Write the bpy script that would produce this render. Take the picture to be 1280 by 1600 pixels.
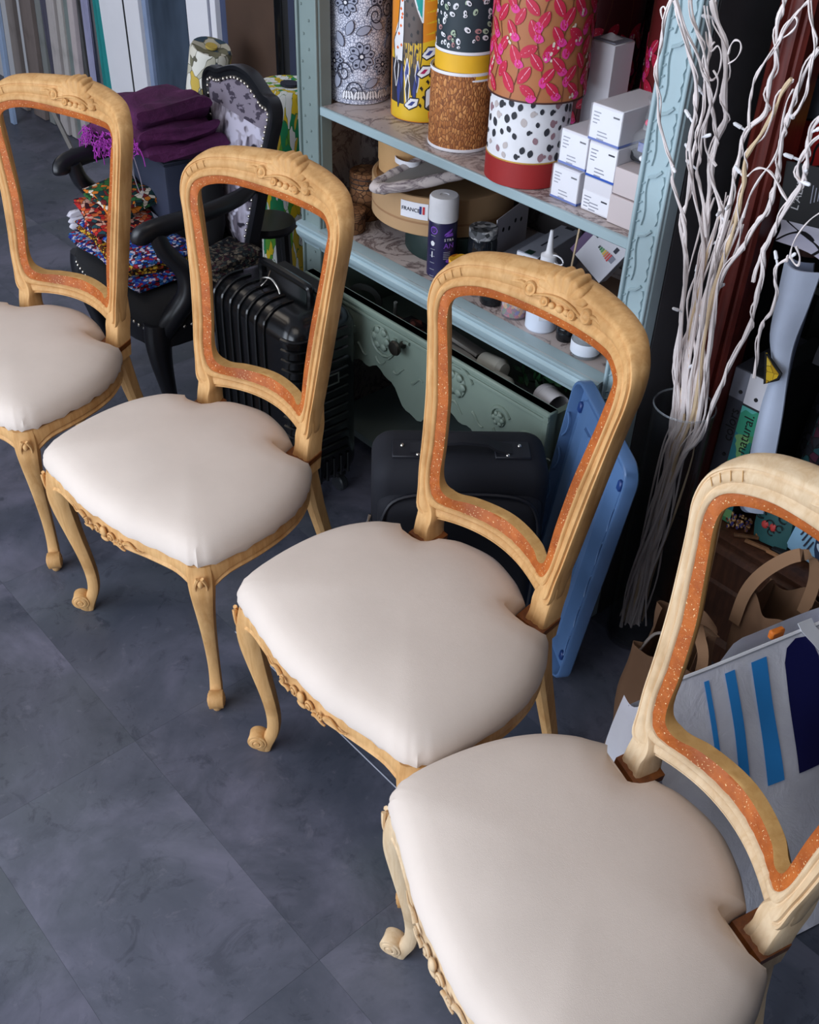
import bpy, bmesh, math, random
from mathutils import Vector, Matrix

# ---------------------------------------------------------------- scene basics
SC = bpy.context.scene
for o in list(bpy.data.objects):
    bpy.data.objects.remove(o, do_unlink=True)
COL = SC.collection
PI = math.pi
R = math.radians

# camera (solved from the chairs, their feet and the verticals of the shelf posts)
CAM_H, PITCH, ROLL, FPX = 1.6826, R(38.772), R(2.3265), 1633.49
_F = Vector((0, math.cos(PITCH), -math.sin(PITCH)))
_X = Vector((1, 0, 0))
_U = _X.cross(_F)
_R2 = _X * math.cos(ROLL) + _U * math.sin(ROLL)
_U2 = -_X * math.sin(ROLL) + _U * math.cos(ROLL)
cd = bpy.data.cameras.new('camera')
cam = bpy.data.objects.new('camera', cd)
COL.objects.link(cam)
cam.matrix_world = Matrix(((_R2.x, _U2.x, -_F.x, 0), (_R2.y, _U2.y, -_F.y, 0), (_R2.z, _U2.z, -_F.z, CAM_H), (0, 0, 0, 1)))
cd.sensor_fit = 'VERTICAL'
cd.sensor_height = 36
cd.sensor_width = 36
cd.lens = 36 * FPX / 1600
cd.clip_start = .02
SC.camera = cam

# the room's frame: s runs along the shelf wall (towards the right), n runs into it
YAW = R(-47)
RV = Vector((math.cos(YAW), math.sin(YAW), 0))
NV = Vector((-math.sin(YAW), math.cos(YAW), 0))
def SN(s, n, z=0.): return RV * s + NV * n + Vector((0, 0, z))

# world: overcast daylight outside the shop
w = bpy.data.worlds.new('overcast_sky')
SC.world = w
w.use_nodes = True
bg = w.node_tree.nodes['Background']
bg.inputs[0].default_value = (.72, .82, 1.0, 1)
bg.inputs[1].default_value = .8

def area(name, loc, target, sx, sy, power, col):
    l = bpy.data.lights.new(name, 'AREA')
    l.shape = 'RECTANGLE'; l.size = sx; l.size_y = sy; l.energy = power; l.color = col
    o = bpy.data.objects.new(name, l)
    COL.objects.link(o)
    o.location = loc
    d = Vector(target) - Vector(loc)
    o.rotation_euler = d.to_track_quat('-Z', 'Y').to_euler()
    return o
# daylight through the shop window behind the photographer, and two warm fill lights added overhead
area('shop_window_daylight', SN(-1.6, -2.15, 1.35), SN(-1.2, 1.2, .45), 3.8, 2.2, 135, (.80, .88, 1.0))
area('warm_fill_light', SN(-.9, .1, 2.62), SN(-.9, .1, 0), 1.2, 1.2, 9, (1.0, .90, .78))
area('warm_fill_light', SN(-3.8, .6, 2.62), SN(-3.8, .6, 0), 1.2, 1.2, 12, (1.0, .88, .74))
SC.view_settings.view_transform = 'Standard'
SC.view_settings.look = 'None'
SC.view_settings.gamma = 1
SC.view_settings.exposure = 0.06
SC.view_settings.use_curve_mapping = False

# ---------------------------------------------------------------- materials
def S(r, g, b):
    f = lambda c: c / 12.92 if c <= .04045 else ((c + .055) / 1.055) ** 2.4
    return (f(r / 255), f(g / 255), f(b / 255), 1)
class NT:
    def __init__(s, name, rough=.6, metal=0., spec=.5):
        s.m = bpy.data.materials.new(name); s.m.use_nodes = True
        s.t = s.m.node_tree; s.n = s.t.nodes; s.l = s.t.links
        s.b = s.n['Principled BSDF']
        s.b.inputs['Roughness'].default_value = rough
        s.b.inputs['Metallic'].default_value = metal
        s.b.inputs['Specular IOR Level'].default_value = spec
    def node(s, kind, ins=None, **kw):
        n = s.n.new(kind)
        for k, v in kw.items(): setattr(n, k, v)
        for k, v in (ins or {}).items(): s.put(n.inputs[k], v)
        return n
    def put(s, sock, v):
        if isinstance(v, bpy.types.NodeSocket): s.l.new(v, sock)
        else: sock.default_value = v
    def coords(s, scale=(1, 1, 1), kind='Object', rot=(0, 0, 0)):
        if kind == 'World': src = s.node('ShaderNodeNewGeometry').outputs['Position']
        else: src = s.node('ShaderNodeTexCoord').outputs[kind]
        return s.node('ShaderNodeMapping', {'Vector': src, 'Scale': scale, 'Rotation': rot}).outputs[0]
    def noise(s, vec, scale, detail=4, rough=.55, dist=0.):
        return s.node('ShaderNodeTexNoise', {'Vector': vec, 'Scale': scale, 'Detail': detail, 'Roughness': rough, 'Distortion': dist}).outputs['Fac']
    def voro(s, vec, scale, feature='F1', rnd=1.):
        return s.node('ShaderNodeTexVoronoi', {'Vector': vec, 'Scale': scale, 'Randomness': rnd}, feature=feature)
    def ramp(s, fac, stops, interp='LINEAR'):
        r = s.node('ShaderNodeValToRGB', {'Fac': fac}); cr = r.color_ramp; cr.interpolation = interp
        while len(cr.elements) < len(stops): cr.elements.new(.5)
        for e, (p, c) in zip(cr.elements, stops): e.position = p; e.color = c
        return r.outputs[0]
    def math(s, op, a, b=0., c=0.):
        n = s.node('ShaderNodeMath', operation=op)
        s.put(n.inputs[0], a); s.put(n.inputs[1], b); s.put(n.inputs[2], c)
        return n.outputs[0]
    def mix(s, fac, a, b, mode='MIX'):
        n = s.node('ShaderNodeMix', data_type='RGBA', blend_type=mode)
        s.put(n.inputs[0], fac); s.put(n.inputs[6], a); s.put(n.inputs[7], b)
        return n.outputs[2]
    def step(s, v, lo, hi):
        n = s.node('ShaderNodeMapRange', {'Value': v, 'From Min': lo, 'From Max': hi}); n.clamp = True
        return n.outputs[0]
    def base(s, c): s.put(s.b.inputs['Base Color'], c); return s
    def bump(s, h, strength=.3, dist=.002):
        n = s.node('ShaderNodeBump', {'Height': h, 'Strength': strength, 'Distance': dist})
        s.l.new(n.outputs[0], s.b.inputs['Normal']); return s

def plain(name, c, rough=.6, metal=0., spec=.5, var=.12, scale=9., bump=0.):
    t = NT(name, rough, metal, spec); v = t.coords()
    n = t.noise(v, scale, 5)
    d = tuple(x * (1 - var) for x in c[:3]) + (1,); l = tuple(min(1, x * (1 + var)) for x in c[:3]) + (1,)
    t.base(t.ramp(n, [(.3, d), (.7, l)]))
    if bump: t.bump(t.noise(v, scale * 14, 3), bump, .001)
    return t.m
def wood(name, c1, c2, rough=.62, scale=1., stretch=(30, 30, 3.2), spec=.3, speck=None):
    t = NT(name, rough, 0, spec); v = t.coords(stretch)
    a = t.noise(v, 2.2 * scale, 6, .65, .6); v2 = t.coords((7, 7, 7)); b = t.noise(v2, 1.4, 4)
    c = t.ramp(a, [(.28, c1), (.62, c2)])
    dk = tuple(x * .72 for x in c1[:3]) + (1,)
    c = t.mix(t.step(b, .52, .8), c, dk)
    if speck:
        vo = t.noise(t.coords(), 330, 2, .5)
        c = t.mix(t.step(vo, .66, .70), c, speck)
        t.bump(t.noise(t.coords(), 220, 3), .6, .0015)
    else: t.bump(a, .25, .0006)
    return t.base(c).m
def fabric(name, c, rough=.9, var=.05, weave=900., spots=0.):
    t = NT(name, rough, 0, .15); v = t.coords()
    n = t.noise(v, 5, 4)
    d = tuple(x * (1 - var) for x in c[:3]) + (1,); l = tuple(min(1, x * (1 + var)) for x in c[:3]) + (1,)
    t.base(t.ramp(n, [(.3, d), (.7, l)]))
    h = t.math('ADD', t.noise(v, weave, 2), t.math('MULTIPLY', t.noise(v, 26, 3), 1.6))
    return t.bump(h, .18, .0012).m
def palette(name, cols, scale=40, edge=None, ew=.03, rough=.85, coords=(1, 1, 1), dist=.4):
    t = NT(name, rough, 0, .25); v = t.coords(coords)
    nv = t.node('ShaderNodeTexNoise', {'Vector': v, 'Scale': scale * .5, 'Detail': 2.}).outputs['Color']
    vv = t.node('ShaderNodeVectorMath', {0: v, 1: t.node('ShaderNodeVectorMath', {0: nv, 'Scale': dist / scale}, operation='SCALE').outputs[0]}, operation='ADD').outputs[0]
    vo = t.voro(vv, scale)
    sep = t.node('ShaderNodeSeparateColor', {0: vo.outputs['Color']}).outputs[0]
    k = len(cols)
    c = t.ramp(sep, [(i / k, q) for i, q in enumerate(cols)], 'CONSTANT')
    if edge:
        e = t.voro(vv, scale, 'DISTANCE_TO_EDGE').outputs['Distance']
        c = t.mix(t.step(e, ew * .7, ew), edge, c)
    return t.base(c).m
def marble(name, base, vein, vein2, rough=.35, scale=9.):
    t = NT(name, rough, 0, .5); v = t.coords()
    a = t.noise(v, scale, 7, .68, 1.2); e = t.math('ABSOLUTE', t.math('SUBTRACT', a, .5))
    b = t.noise(v, scale * .45, 5, .6, .5)
    c = t.mix(t.step(e, .0, .045), vein, base)
    c = t.mix(t.math('MULTIPLY', t.step(b, .5, .7), .8), c, base)
    c = t.mix(t.math('MULTIPLY', t.step(b, .52, .3), .5), c, vein2)
    return t.base(c).m
def glass(name, c, rough=.03, alpha=.25, ior=1.45):
    t = NT(name, rough, 0, .5)
    t.b.inputs['Base Color'].default_value = c
    t.b.inputs['Alpha'].default_value = alpha
    return t.m

M = {}
M['beech'] = wood('raw_beech', S(196, 144, 86), S(221, 175, 118))
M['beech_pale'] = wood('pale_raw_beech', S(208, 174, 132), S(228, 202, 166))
M['stain'] = wood('orange_stain', S(158, 78, 30), S(188, 102, 42), .55, .8, (20, 20, 20), speck=S(240, 205, 150))
M['inner'] = wood('honey_wood', S(184, 136, 76), S(200, 156, 96))
M['varnish'] = wood('old_varnish', S(92, 48, 22), S(130, 76, 36), .4)
M['calico'] = fabric('calico', S(219, 205, 193))
M['black_wood'] = plain('black_lacquer', S(22, 23, 28), .35, var=.2)
M['black_cloth'] = plain('black_velvet', S(14, 14, 18), .9, var=.2, bump=.2)
M['navy_cloth'] = plain('navy_cloth', S(34, 38, 54), .8, var=.1, bump=.15)
M['nickel'] = plain('nickel', S(215, 210, 200), .25, 1., var=.05)
M['dark_metal'] = plain('aged_pewter', S(70, 68, 62), .4, .9)
M['white'] = plain('white_paint', S(236, 235, 240), .5, var=.02)
M['offwhite'] = plain('white_card', S(222, 220, 226), .7, var=.02)
M['paper'] = plain('white_paper', S(236, 236, 242), .8, var=.015)
M['ink'] = plain('print_ink', S(44, 46, 60), .7, var=.05)
M['inkgrey'] = plain('grey_print', S(140, 142, 156), .7, var=.05)
M['blueedge'] = plain('blue_edge', S(38, 84, 178), .6, var=.03)
M['sage'] = plain('sage_paint', S(128, 144, 142), .45, var=.08, scale=5)
M['bluepaint'] = plain('pale_blue_paint', S(164, 186, 192), .4, var=.07, scale=5)
M['red_wood'] = wood('mahogany', S(72, 26, 22), S(106, 42, 34), .35)
M['brown_wood'] = wood('walnut', S(58, 36, 26), S(86, 54, 38), .4)
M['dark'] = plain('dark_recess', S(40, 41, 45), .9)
M['card'] = plain('kraft_board', S(184, 148, 108), .8, var=.05)
M['kraft'] = plain('kraft_paper', S(132, 98, 72), .85, var=.06, bump=.15)
M['hardshell'] = plain('gloss_black_shell', S(12, 13, 15), .22, var=.1)
M['case_cloth'] = plain('dark_navy_nylon', S(14, 16, 26), .85, var=.1, bump=.25)
M['bluelid'] = plain('blue_plastic', S(86, 118, 162), .28, var=.05)
M['rubber'] = plain('black_rubber', S(20, 20, 22), .7)
M['branch'] = plain('white_painted_bark', S(240, 229, 226), .7, var=.09, scale=30, bump=.3)
M['straw'] = plain('pale_bare_twig', S(222, 196, 160), .75, var=.09, scale=30)

# ---------------------------------------------------------------- mesh helpers
def smooth_path(pts, k=6, closed=False):
    P = [Vector(p) for p in pts]; n = len(P); out = []
    for i in range(n if closed else n - 1):
        if closed: a, b, c, d = P[(i - 1) % n], P[i], P[(i + 1) % n], P[(i + 2) % n]
        else: a, b, c, d = P[max(i - 1, 0)], P[i], P[i + 1], P[min(i + 2, n - 1)]
        for j in range(k):
            t = j / k
            out.append(.5 * ((2 * b) + (c - a) * t + (2 * a - 5 * b + 4 * c - d) * t * t + (3 * b - a - 3 * c + d) * t ** 3))
    if not closed: out.append(P[-1])
    return out
class MB:
    def __init__(s): s.v = []; s.f = []; s.mi = []; s.sm = []
    def add(s, vs, fs, mi=0, smooth=True, M=None):
        o = len(s.v)
        s.v += [(M @ Vector(v)) if M else Vector(v) for v in vs]
        for f in fs: s.f.append([i + o for i in f]); s.mi.append(mi); s.sm.append(smooth)
        return s
    def box(s, c, d, mi=0, M=None, ch=0.):
        x, y, z = c; a, b, h = d[0] / 2, d[1] / 2, d[2] / 2
        if ch <= 0:
            vs = [(x + i * a, y + j * b, z + k * h) for k in (-1, 1) for j in (-1, 1) for i in (-1, 1)]
            return s.add(vs, [(0, 2, 3, 1), (4, 5, 7, 6), (0, 1, 5, 4), (2, 6, 7, 3), (0, 4, 6, 2), (1, 3, 7, 5)], mi, False, M)
        ch = min(ch, a * .49, b * .49, h * .49)
        bm = bmesh.new(); bmesh.ops.create_cube(bm, size=1)
        for v in bm.verts: v.co = Vector((x + v.co.x * 2 * a, y + v.co.y * 2 * b, z + v.co.z * 2 * h))
        bmesh.ops.bevel(bm, geom=bm.edges[:], offset=ch, segments=2 if ch > .004 else 1, profile=.5, affect='EDGES')
        bm.verts.index_update()
        s.add([v.co.copy() for v in bm.verts], [[v.index for v in f.verts] for f in bm.faces], mi, True, M); bm.free()
        return s
    def lathe(s, prof, seg=32, c=(0, 0, 0), mi=0, M=None, closed=False, rxy=(1, 1)):
        vs = []; fs = []
        for r, z in prof:
            for k in range(seg):
                a = 2 * PI * k / seg; vs.append((c[0] + r * math.cos(a) * rxy[0], c[1] + r * math.sin(a) * rxy[1], c[2] + z))
        m = len(prof)
        for i in range(m if closed else m - 1):
            j = (i + 1) % m
            for k in range(seg):
                l = (k + 1) % seg
                fs.append((i * seg + k, i * seg + l, j * seg + l, j * seg + k))
        return s.add(vs, fs, mi, True, M)
    def rings(s, rings, mi=0, closed=True, caps=True, smooth=True, loop=False, M=None):
        n = len(rings[0]); vs = [p for r in rings for p in r]; fs = []; m = len(rings)
        for i in range(m if loop else m - 1):
            i2 = (i + 1) % m
            for k in range(n if closed else n - 1):
                l = (k + 1) % n
                fs.append((i * n + k, i * n + l, i2 * n + l, i2 * n + k))
        s.add(vs, fs, mi, smooth, M)
        if caps and closed and not loop:
            s.add([rings[0][k] for k in range(n)], [tuple(range(n))[::-1]], mi, False, M)
            s.add([rings[-1][k] for k in range(n)], [tuple(range(n))], mi, False, M)
        return s
    def tube(s, pts, rad, seg=8, mi=0, caps=True, flat=1., loop=False):
        P = [Vector(p) for p in pts]; n = len(P); rr = rad if hasattr(rad, '__len__') else [rad] * n
        if loop: T = [(P[(i + 1) % n] - P[i - 1]).normalized() for i in range(n)]
        else: T = [(P[min(i + 1, n - 1)] - P[max(i - 1, 0)]).normalized() for i in range(n)]
        up = Vector((0, 0, 1)) if abs(T[0].z) < .9 else Vector((0, 1, 0))
        N = (up - T[0] * up.dot(T[0])).normalized(); R_ = []
        for i in range(n):
            N = N - T[i] * N.dot(T[i])
            N = N.normalized() if N.length > 1e-6 else T[i].orthogonal().normalized()
            B = T[i].cross(N)
            R_.append([P[i] + (N * math.cos(2 * PI * k / seg) + B * math.sin(2 * PI * k / seg) * flat) * rr[i] for k in range(seg)])
        return s.rings(R_, mi, True, caps, loop=loop)
    def prism(s, poly, z0, z1, mi=0, M=None, smooth=False):
        n = len(poly); vs = [(x, y, z0) for x, y in poly] + [(x, y, z1) for x, y in poly]
        fs = [tuple(range(n))[::-1], tuple(range(n, 2 * n))] + [(i, (i + 1) % n, n + (i + 1) % n, n + i) for i in range(n)]
        return s.add(vs, fs, mi, smooth, M)
    def grid(s, fn, nu, nv, mi=0, smooth=True, closed_u=False):
        vs = [fn(i / nu, j / nv) for j in range(nv + 1) for i in range(nu + (0 if closed_u else 1))]
        w_ = nu if closed_u else nu + 1
        fs = [(j * w_ + i, j * w_ + (i + 1) % w_, (j + 1) * w_ + (i + 1) % w_, (j + 1) * w_ + i) for j in range(nv) for i in range(nu)]
        return s.add(vs, fs, mi, smooth)
    def sphere(s, c, r, seg=12, rg=8, mi=0, M=None):
        rx, ry, rz = r if hasattr(r, '__len__') else (r, r, r)
        vs = []; fs = []
        for i in range(rg + 1):
            a = PI * i / rg
            for k in range(seg):
                b = 2 * PI * k / seg; vs.append((c[0] + rx * math.sin(a) * math.cos(b), c[1] + ry * math.sin(a) * math.sin(b), c[2] + rz * math.cos(a)))
        for i in range(rg):
            for k in range(seg): fs.append((i * seg + k, (i + 1) * seg + k, (i + 1) * seg + (k + 1) % seg, i * seg + (k + 1) % seg))
        return s.add(vs, fs, mi, True, M)
    def mesh(s, name, mats, angle=38):
        me = bpy.data.meshes.new(name); me.from_pydata([tuple(v) for v in s.v], [], s.f)
        mats = mats if isinstance(mats, (list, tuple)) else [mats]
        for m in mats: me.materials.append(m)
        me.polygons.foreach_set('material_index', s.mi); me.polygons.foreach_set('use_smooth', s.sm)
        bm = bmesh.new(); bm.from_mesh(me)
        bmesh.ops.remove_doubles(bm, verts=bm.verts, dist=1e-6)
        bmesh.ops.recalc_face_normals(bm, faces=bm.faces); bm.to_mesh(me); bm.free()
        me.set_sharp_from_angle(angle=R(angle)); me.update()
        return me
    def build(s, name, mats, parent=None, loc=(0, 0, 0), rot=0., angle=38):
        return link(name, s.mesh(name, mats, angle), parent, loc, rot)
def link(name, me, parent=None, loc=(0, 0, 0), rot=0.):
    o = bpy.data.objects.new(name, me); COL.objects.link(o)
    o.location = loc
    o.rotation_euler = rot if hasattr(rot, '__len__') else (0, 0, rot)
    if parent: o.parent = parent
    return o
def tag(o, label=None, cat=None, group=None, kind=None):
    if label: o['label'] = label
    if cat: o['category'] = cat
    if group: o['group'] = group
    if kind: o['kind'] = kind
    return o
def thing(name, label, cat, loc=(0, 0, 0), rot=0., group=None):
    return tag(link(name, None, None, loc, rot), label, cat, group)
def struct(o): o['kind'] = 'structure'; return o
def copy_tree(o, parent=None):
    c = o.copy(); COL.objects.link(c)
    if parent: c.parent = parent
    for ch in list(o.children): copy_tree(ch, c)
    return c
def text(name, body, size, mat, parent, Mx, ext=.0002, align='CENTER'):
    cu = bpy.data.curves.new('lettering', 'FONT'); cu.body = body; cu.size = size; cu.extrude = ext; cu.align_x = align; cu.align_y = 'CENTER'
    cu.resolution_u = 3
    t = bpy.data.objects.new('lettering', cu); COL.objects.link(t)
    dg = bpy.context.evaluated_depsgraph_get()
    me = bpy.data.meshes.new_from_object(t.evaluated_get(dg)); bpy.data.objects.remove(t); me.transform(Mx)
    me.materials.clear(); me.materials.append(mat); me.name = name
    return link(name, me, parent)
def face_mx(origin, xdir, ydir):
    x = Vector(xdir).normalized(); y = Vector(ydir); y = (y - x * x.dot(y)).normalized(); z = x.cross(y)
    return Matrix(((x.x, y.x, z.x, origin[0]), (x.y, y.y, z.y, origin[1]), (x.z, y.z, z.z, origin[2]), (0, 0, 0, 1)))

# ---------------------------------------------------------------- the room
HB = 2.17          # wall behind the shelves
S0, S1, NF, ZC = -7.0, 1.3, -2.3, 2.7
grout = plain('floor_joint', S(86, 88, 102), .8)
floor = struct(MB().box(((S0 + S1) / 2, (NF + HB) / 2, -.0265), (S1 - S0 + .4, HB - NF + .4, .05)).build('floor', grout, None, (0, 0, 0), YAW))
def tile_mat():
    t = NT('slate_vinyl', .42, 0, .4); v = t.coords(kind='World')
    rnd = t.node('ShaderNodeObjectInfo').outputs['Random']
    off = t.node('ShaderNodeVectorMath', {0: v, 1: t.node('ShaderNodeCombineXYZ', {'X': t.math('MULTIPLY', rnd, 37.), 'Y': t.math('MULTIPLY', rnd, 91.)}).outputs[0]}, operation='ADD').outputs[0]
    a = t.noise(off, 3.2, 7, .62, .5); b = t.noise(off, 9., 8, .72, .8); c2 = t.noise(off, 1.7, 3)
    c = t.ramp(a, [(.32, S(56, 62, 74)), (.5, S(80, 83, 96)), (.68, S(110, 109, 126))])
    c = t.mix(t.math('MULTIPLY', t.step(b, .56, .66), .7), c, S(56, 60, 72))
    c = t.mix(t.math('MULTIPLY', t.step(c2, .5, .72), .4), c, S(104, 112, 114))
    c = t.mix(t.math('MULTIPLY', t.step(rnd, .3, 1.), .16), c, S(116, 120, 134))
    d_ = t.noise(off, 17., 6, .7, 1.2); c = t.mix(t.math('MULTIPLY', t.math('MULTIPLY', t.step(d_, .56, .64), t.step(a, .62, .40)), .6), c, S(46, 50, 62))
    e_ = t.noise(off, 26., 5, .7, .6); c = t.mix(t.math('MULTIPLY', t.step(e_, .60, .68), .22), c, S(128, 124, 136))
    t.base(c); t.bump(b, .12, .002)
    t.put(t.b.inputs['Roughness'], t.math('ADD', t.math('MULTIPLY', a, .3), .30))
    return t.m
TL, TW = .6, .325
tile_me = MB().box((0, 0, -.0008), (TL - .0003, TW - .0003, .0016)).mesh('floor_tile', tile_mat())
inv = floor.matrix_world.inverted()
i0 = math.floor((S0 + .73) / TL); i1 = math.ceil((S1 + .73) / TL)
for i in range(i0, i1):
    for j in range(math.floor((NF - .519) / TW), math.ceil((HB - .519) / TW)):
        link('floor_tile', tile_me, floor, (-.733 + (i + .5) * TL, .519 + (j + .5) * TW, 0), 0)
MB().box((-1.15, .844, .0003), (.62, .0022, .0006)).build('joint_edge_glint', plain('painted_edge_light', S(206, 210, 222), .5), floor)  # painted strip: light catching the tile edge along one joint

wallw = plain('wall_white', S(206, 206, 210), .85, var=.03)
walld = plain('wall_dark_grey', S(52, 54, 58), .9, var=.05)
def wall(name, c, d, m): return struct(MB().box(c, d).build(name, m, None, (0, 0, 0), YAW))
wall('wall_back', ((S0 - 1.0) / 2 - .1, HB + .06, ZC / 2), (-S0 - .8, .1, ZC), wallw)
wall('wall_right', (S1 + .06, (NF + HB) / 2, ZC / 2), (.1, HB - NF + .2, ZC), walld)
wall('wall_left', (S0 - .06, (NF + HB) / 2, ZC / 2), (.1, HB - NF + .2, ZC), plain('wall_teal', S(28, 52, 56), .8))
MBx = MB().box((.1, HB + .06, ZC / 2), (2.4, .1, ZC))
struct(MBx.build('wall_recess', walld, None, (0, 0, 0), YAW))
struct(MB().box(((S0 + S1) / 2, (NF + HB) / 2, ZC + .05), (S1 - S0 + .3, HB - NF + .3, .1)).build('ceiling', wallw, None, (0, 0, 0), YAW))
# shop front with its big window, behind the camera
front = MB()
front.box(((S0 + S1) / 2, NF - .05, .15), (S1 - S0, .1, .3)); front.box(((S0 + S1) / 2, NF - .05, 2.58), (S1 - S0, .1, .24))
front.box((S0 + .9, NF - .05, 1.38), (1.8, .1, 2.16)); front.box((S1 - .3, NF - .05, 1.38), (.6, .1, 2.16))
struct(front.build('wall_front', wallw, None, (0, 0, 0), YAW))
win = MB()
for x in (-5.16, -3.2, -1.25, .66): win.box((x, NF - .05, 1.38), (.07, .08, 2.16))
for z in (.33, 2.43): win.box((-2.25, NF - .05, z), (5.85, .08, .06))
struct(win.build('window_1', M['white'], None, (0, 0, 0), YAW))

# ---------------------------------------------------------------- the row of stripped chairs
def back_y(x, z): return .083 + .2 * (z - .41) + 1.9 * (.04 - x * x)
def bp(x, z, d): # point on the curved chair back, d towards the sitter
    return Vector((x, back_y(x, z) - d, z - d * .2))
def bpm(x, z, d, xm, k=-.02): # same, with the face of each member turned less than the curve of the back
    return Vector((x, back_y(xm, z) - 3.8 * xm * k * (x - xm) - d, z - d * .2))
INN = [(0, .500), (.05, .499), (.09, .499), (.12, .504), (.138, .516), (.148, .54), (.152, .57), (.154, .62), (.162, .70), (.172, .76), (.182, .82), (.188, .86), (.186, .886), (.176, .900), (.155, .907), (.13, .908), (.10, .905), (.06, .901), (0, .899)]
OUT = [(0, .476), (.055, .475), (.10, .472), (.150, .466), (.168, .480), (.172, .525), (.177, .565), (.182, .62), (.190, .70), (.198, .765), (.207, .83), (.214, .873), (.211, .908), (.196, .930), (.173, .943), (.14, .949), (.105, .951), (.06, .953), (0, .955)]
def full_loop(h):
    L = [Vector((x, z, 0)) for x, z in h] + [Vector((-x, z, 0)) for x, z in h[-2:0:-1]]
    return smooth_path(L, 4, True)
def chair_frame():
    I = full_loop(INN); O = full_loop(OUT)
    prof = [(0, -.006), (0, .0015), (.06, .0040), (.18, .0055), (.26, .004), (.30, .0015), (.35, .001), (.42, .004), (.56, .0065), (.70, .0068), (.75, .0045), (.78, .0025), (.82, .0025), (.86, .005), (.93, .005), (.985, .0015), (1.0, -.004), (1.06, -.013), (1.06, -.024), (.97, -.033), (.5, -.035), (0, -.032)]
    mb = MB()
    mb.rings([[bpm(i.x + (o.x - i.x) * t, i.y + (o.y - i.y) * t, d, (i.x + o.x) / 2) for t, d in prof] for i, o in zip(I, O)], loop=True)
    for sg in (-1, 1):   # posts below the frame, running into the seat
        rows = [(.53, .150, .170), (.505, .138, .1715), (.485, .127, .1705), (.468, .1245, .1695), (.45, .127, .1695), (.43, .1245, .170), (.41, .119, .171), (.385, .117, .172)]
        rr = []
        for z, a, b in [tuple(v) for v in smooth_path(rows, 3)]:
            w_ = b - a
            k = 1 if z < .47 else max(.35, 1 - (z - .47) / .06)
            sec = [(a + .002, -.002), (a + .10 * w_, .003), (a + .24 * w_, .0035), (a + .34 * w_, .0012), (a + .5 * w_, .003), (a + .66 * w_, .0015), (a + .8 * w_, .0038), (a + .93 * w_, .002), (b, -.003), (b, -.034 - .004 * k), (a + .1 * w_, -.036 - .004 * k), (a, -.03)]
            rr.append([bpm(sg * x, z, d * (1 if d < 0 else k), sg * (a + b) / 2) for x, d in sec])
        mb.rings(rr)
    return mb
def chair_rebate():
    I = full_loop(INN); O = full_loop(OUT); mb = MB(); r_ = random.Random(3)
    A = []; Bq = []
    for i, o in zip(I, O):
        u = (i - o).normalized()
        q = lambda k, d: bpm(i.x + u.x * k, i.y + u.y * k, d, (i.x + o.x) / 2)
        dp = -.020 - .011 * max(0, min(1, (.62 - i.y) / .1)) * max(0, min(1, (.16 - abs(i.x)) / .03))
        j = r_.uniform(-.0012, .0012); j2 = r_.uniform(-.0009, .0009)
        A.append([q(-.001, -.0005 + j2), q(.006, -.0025 + j), q(.0145 + j2, -.0045 + j), q(.0190, -.0075)])
        Bq.append([q(.0190, -.0075), q(.0190, -.013), q(.0165, dp + .002), q(.013, dp), q(-.001, dp - .004)])
    mb.rings(A, 0, closed=False, loop=True); mb.rings(Bq, 1, closed=False, loop=True)
    return mb
def chair_strokes():
    I = full_loop(INN); O = full_loop(OUT); mb = MB(); n = len(I)
    idx = [k for k in range(n) if I[k].y > .880 and -.186 < I[k].x < -.160][::2]
    for k in idx:
        i, o = I[k], O[k]
        mb.tube([bpm(i.x + (o.x - i.x) * t, i.y + (o.y - i.y) * t + .004 * math.sin(t * 3), .0062, (i.x + o.x) / 2) for t in (.36, .45, .55, .65, .72)], .0007, 5)
    return mb
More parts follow.
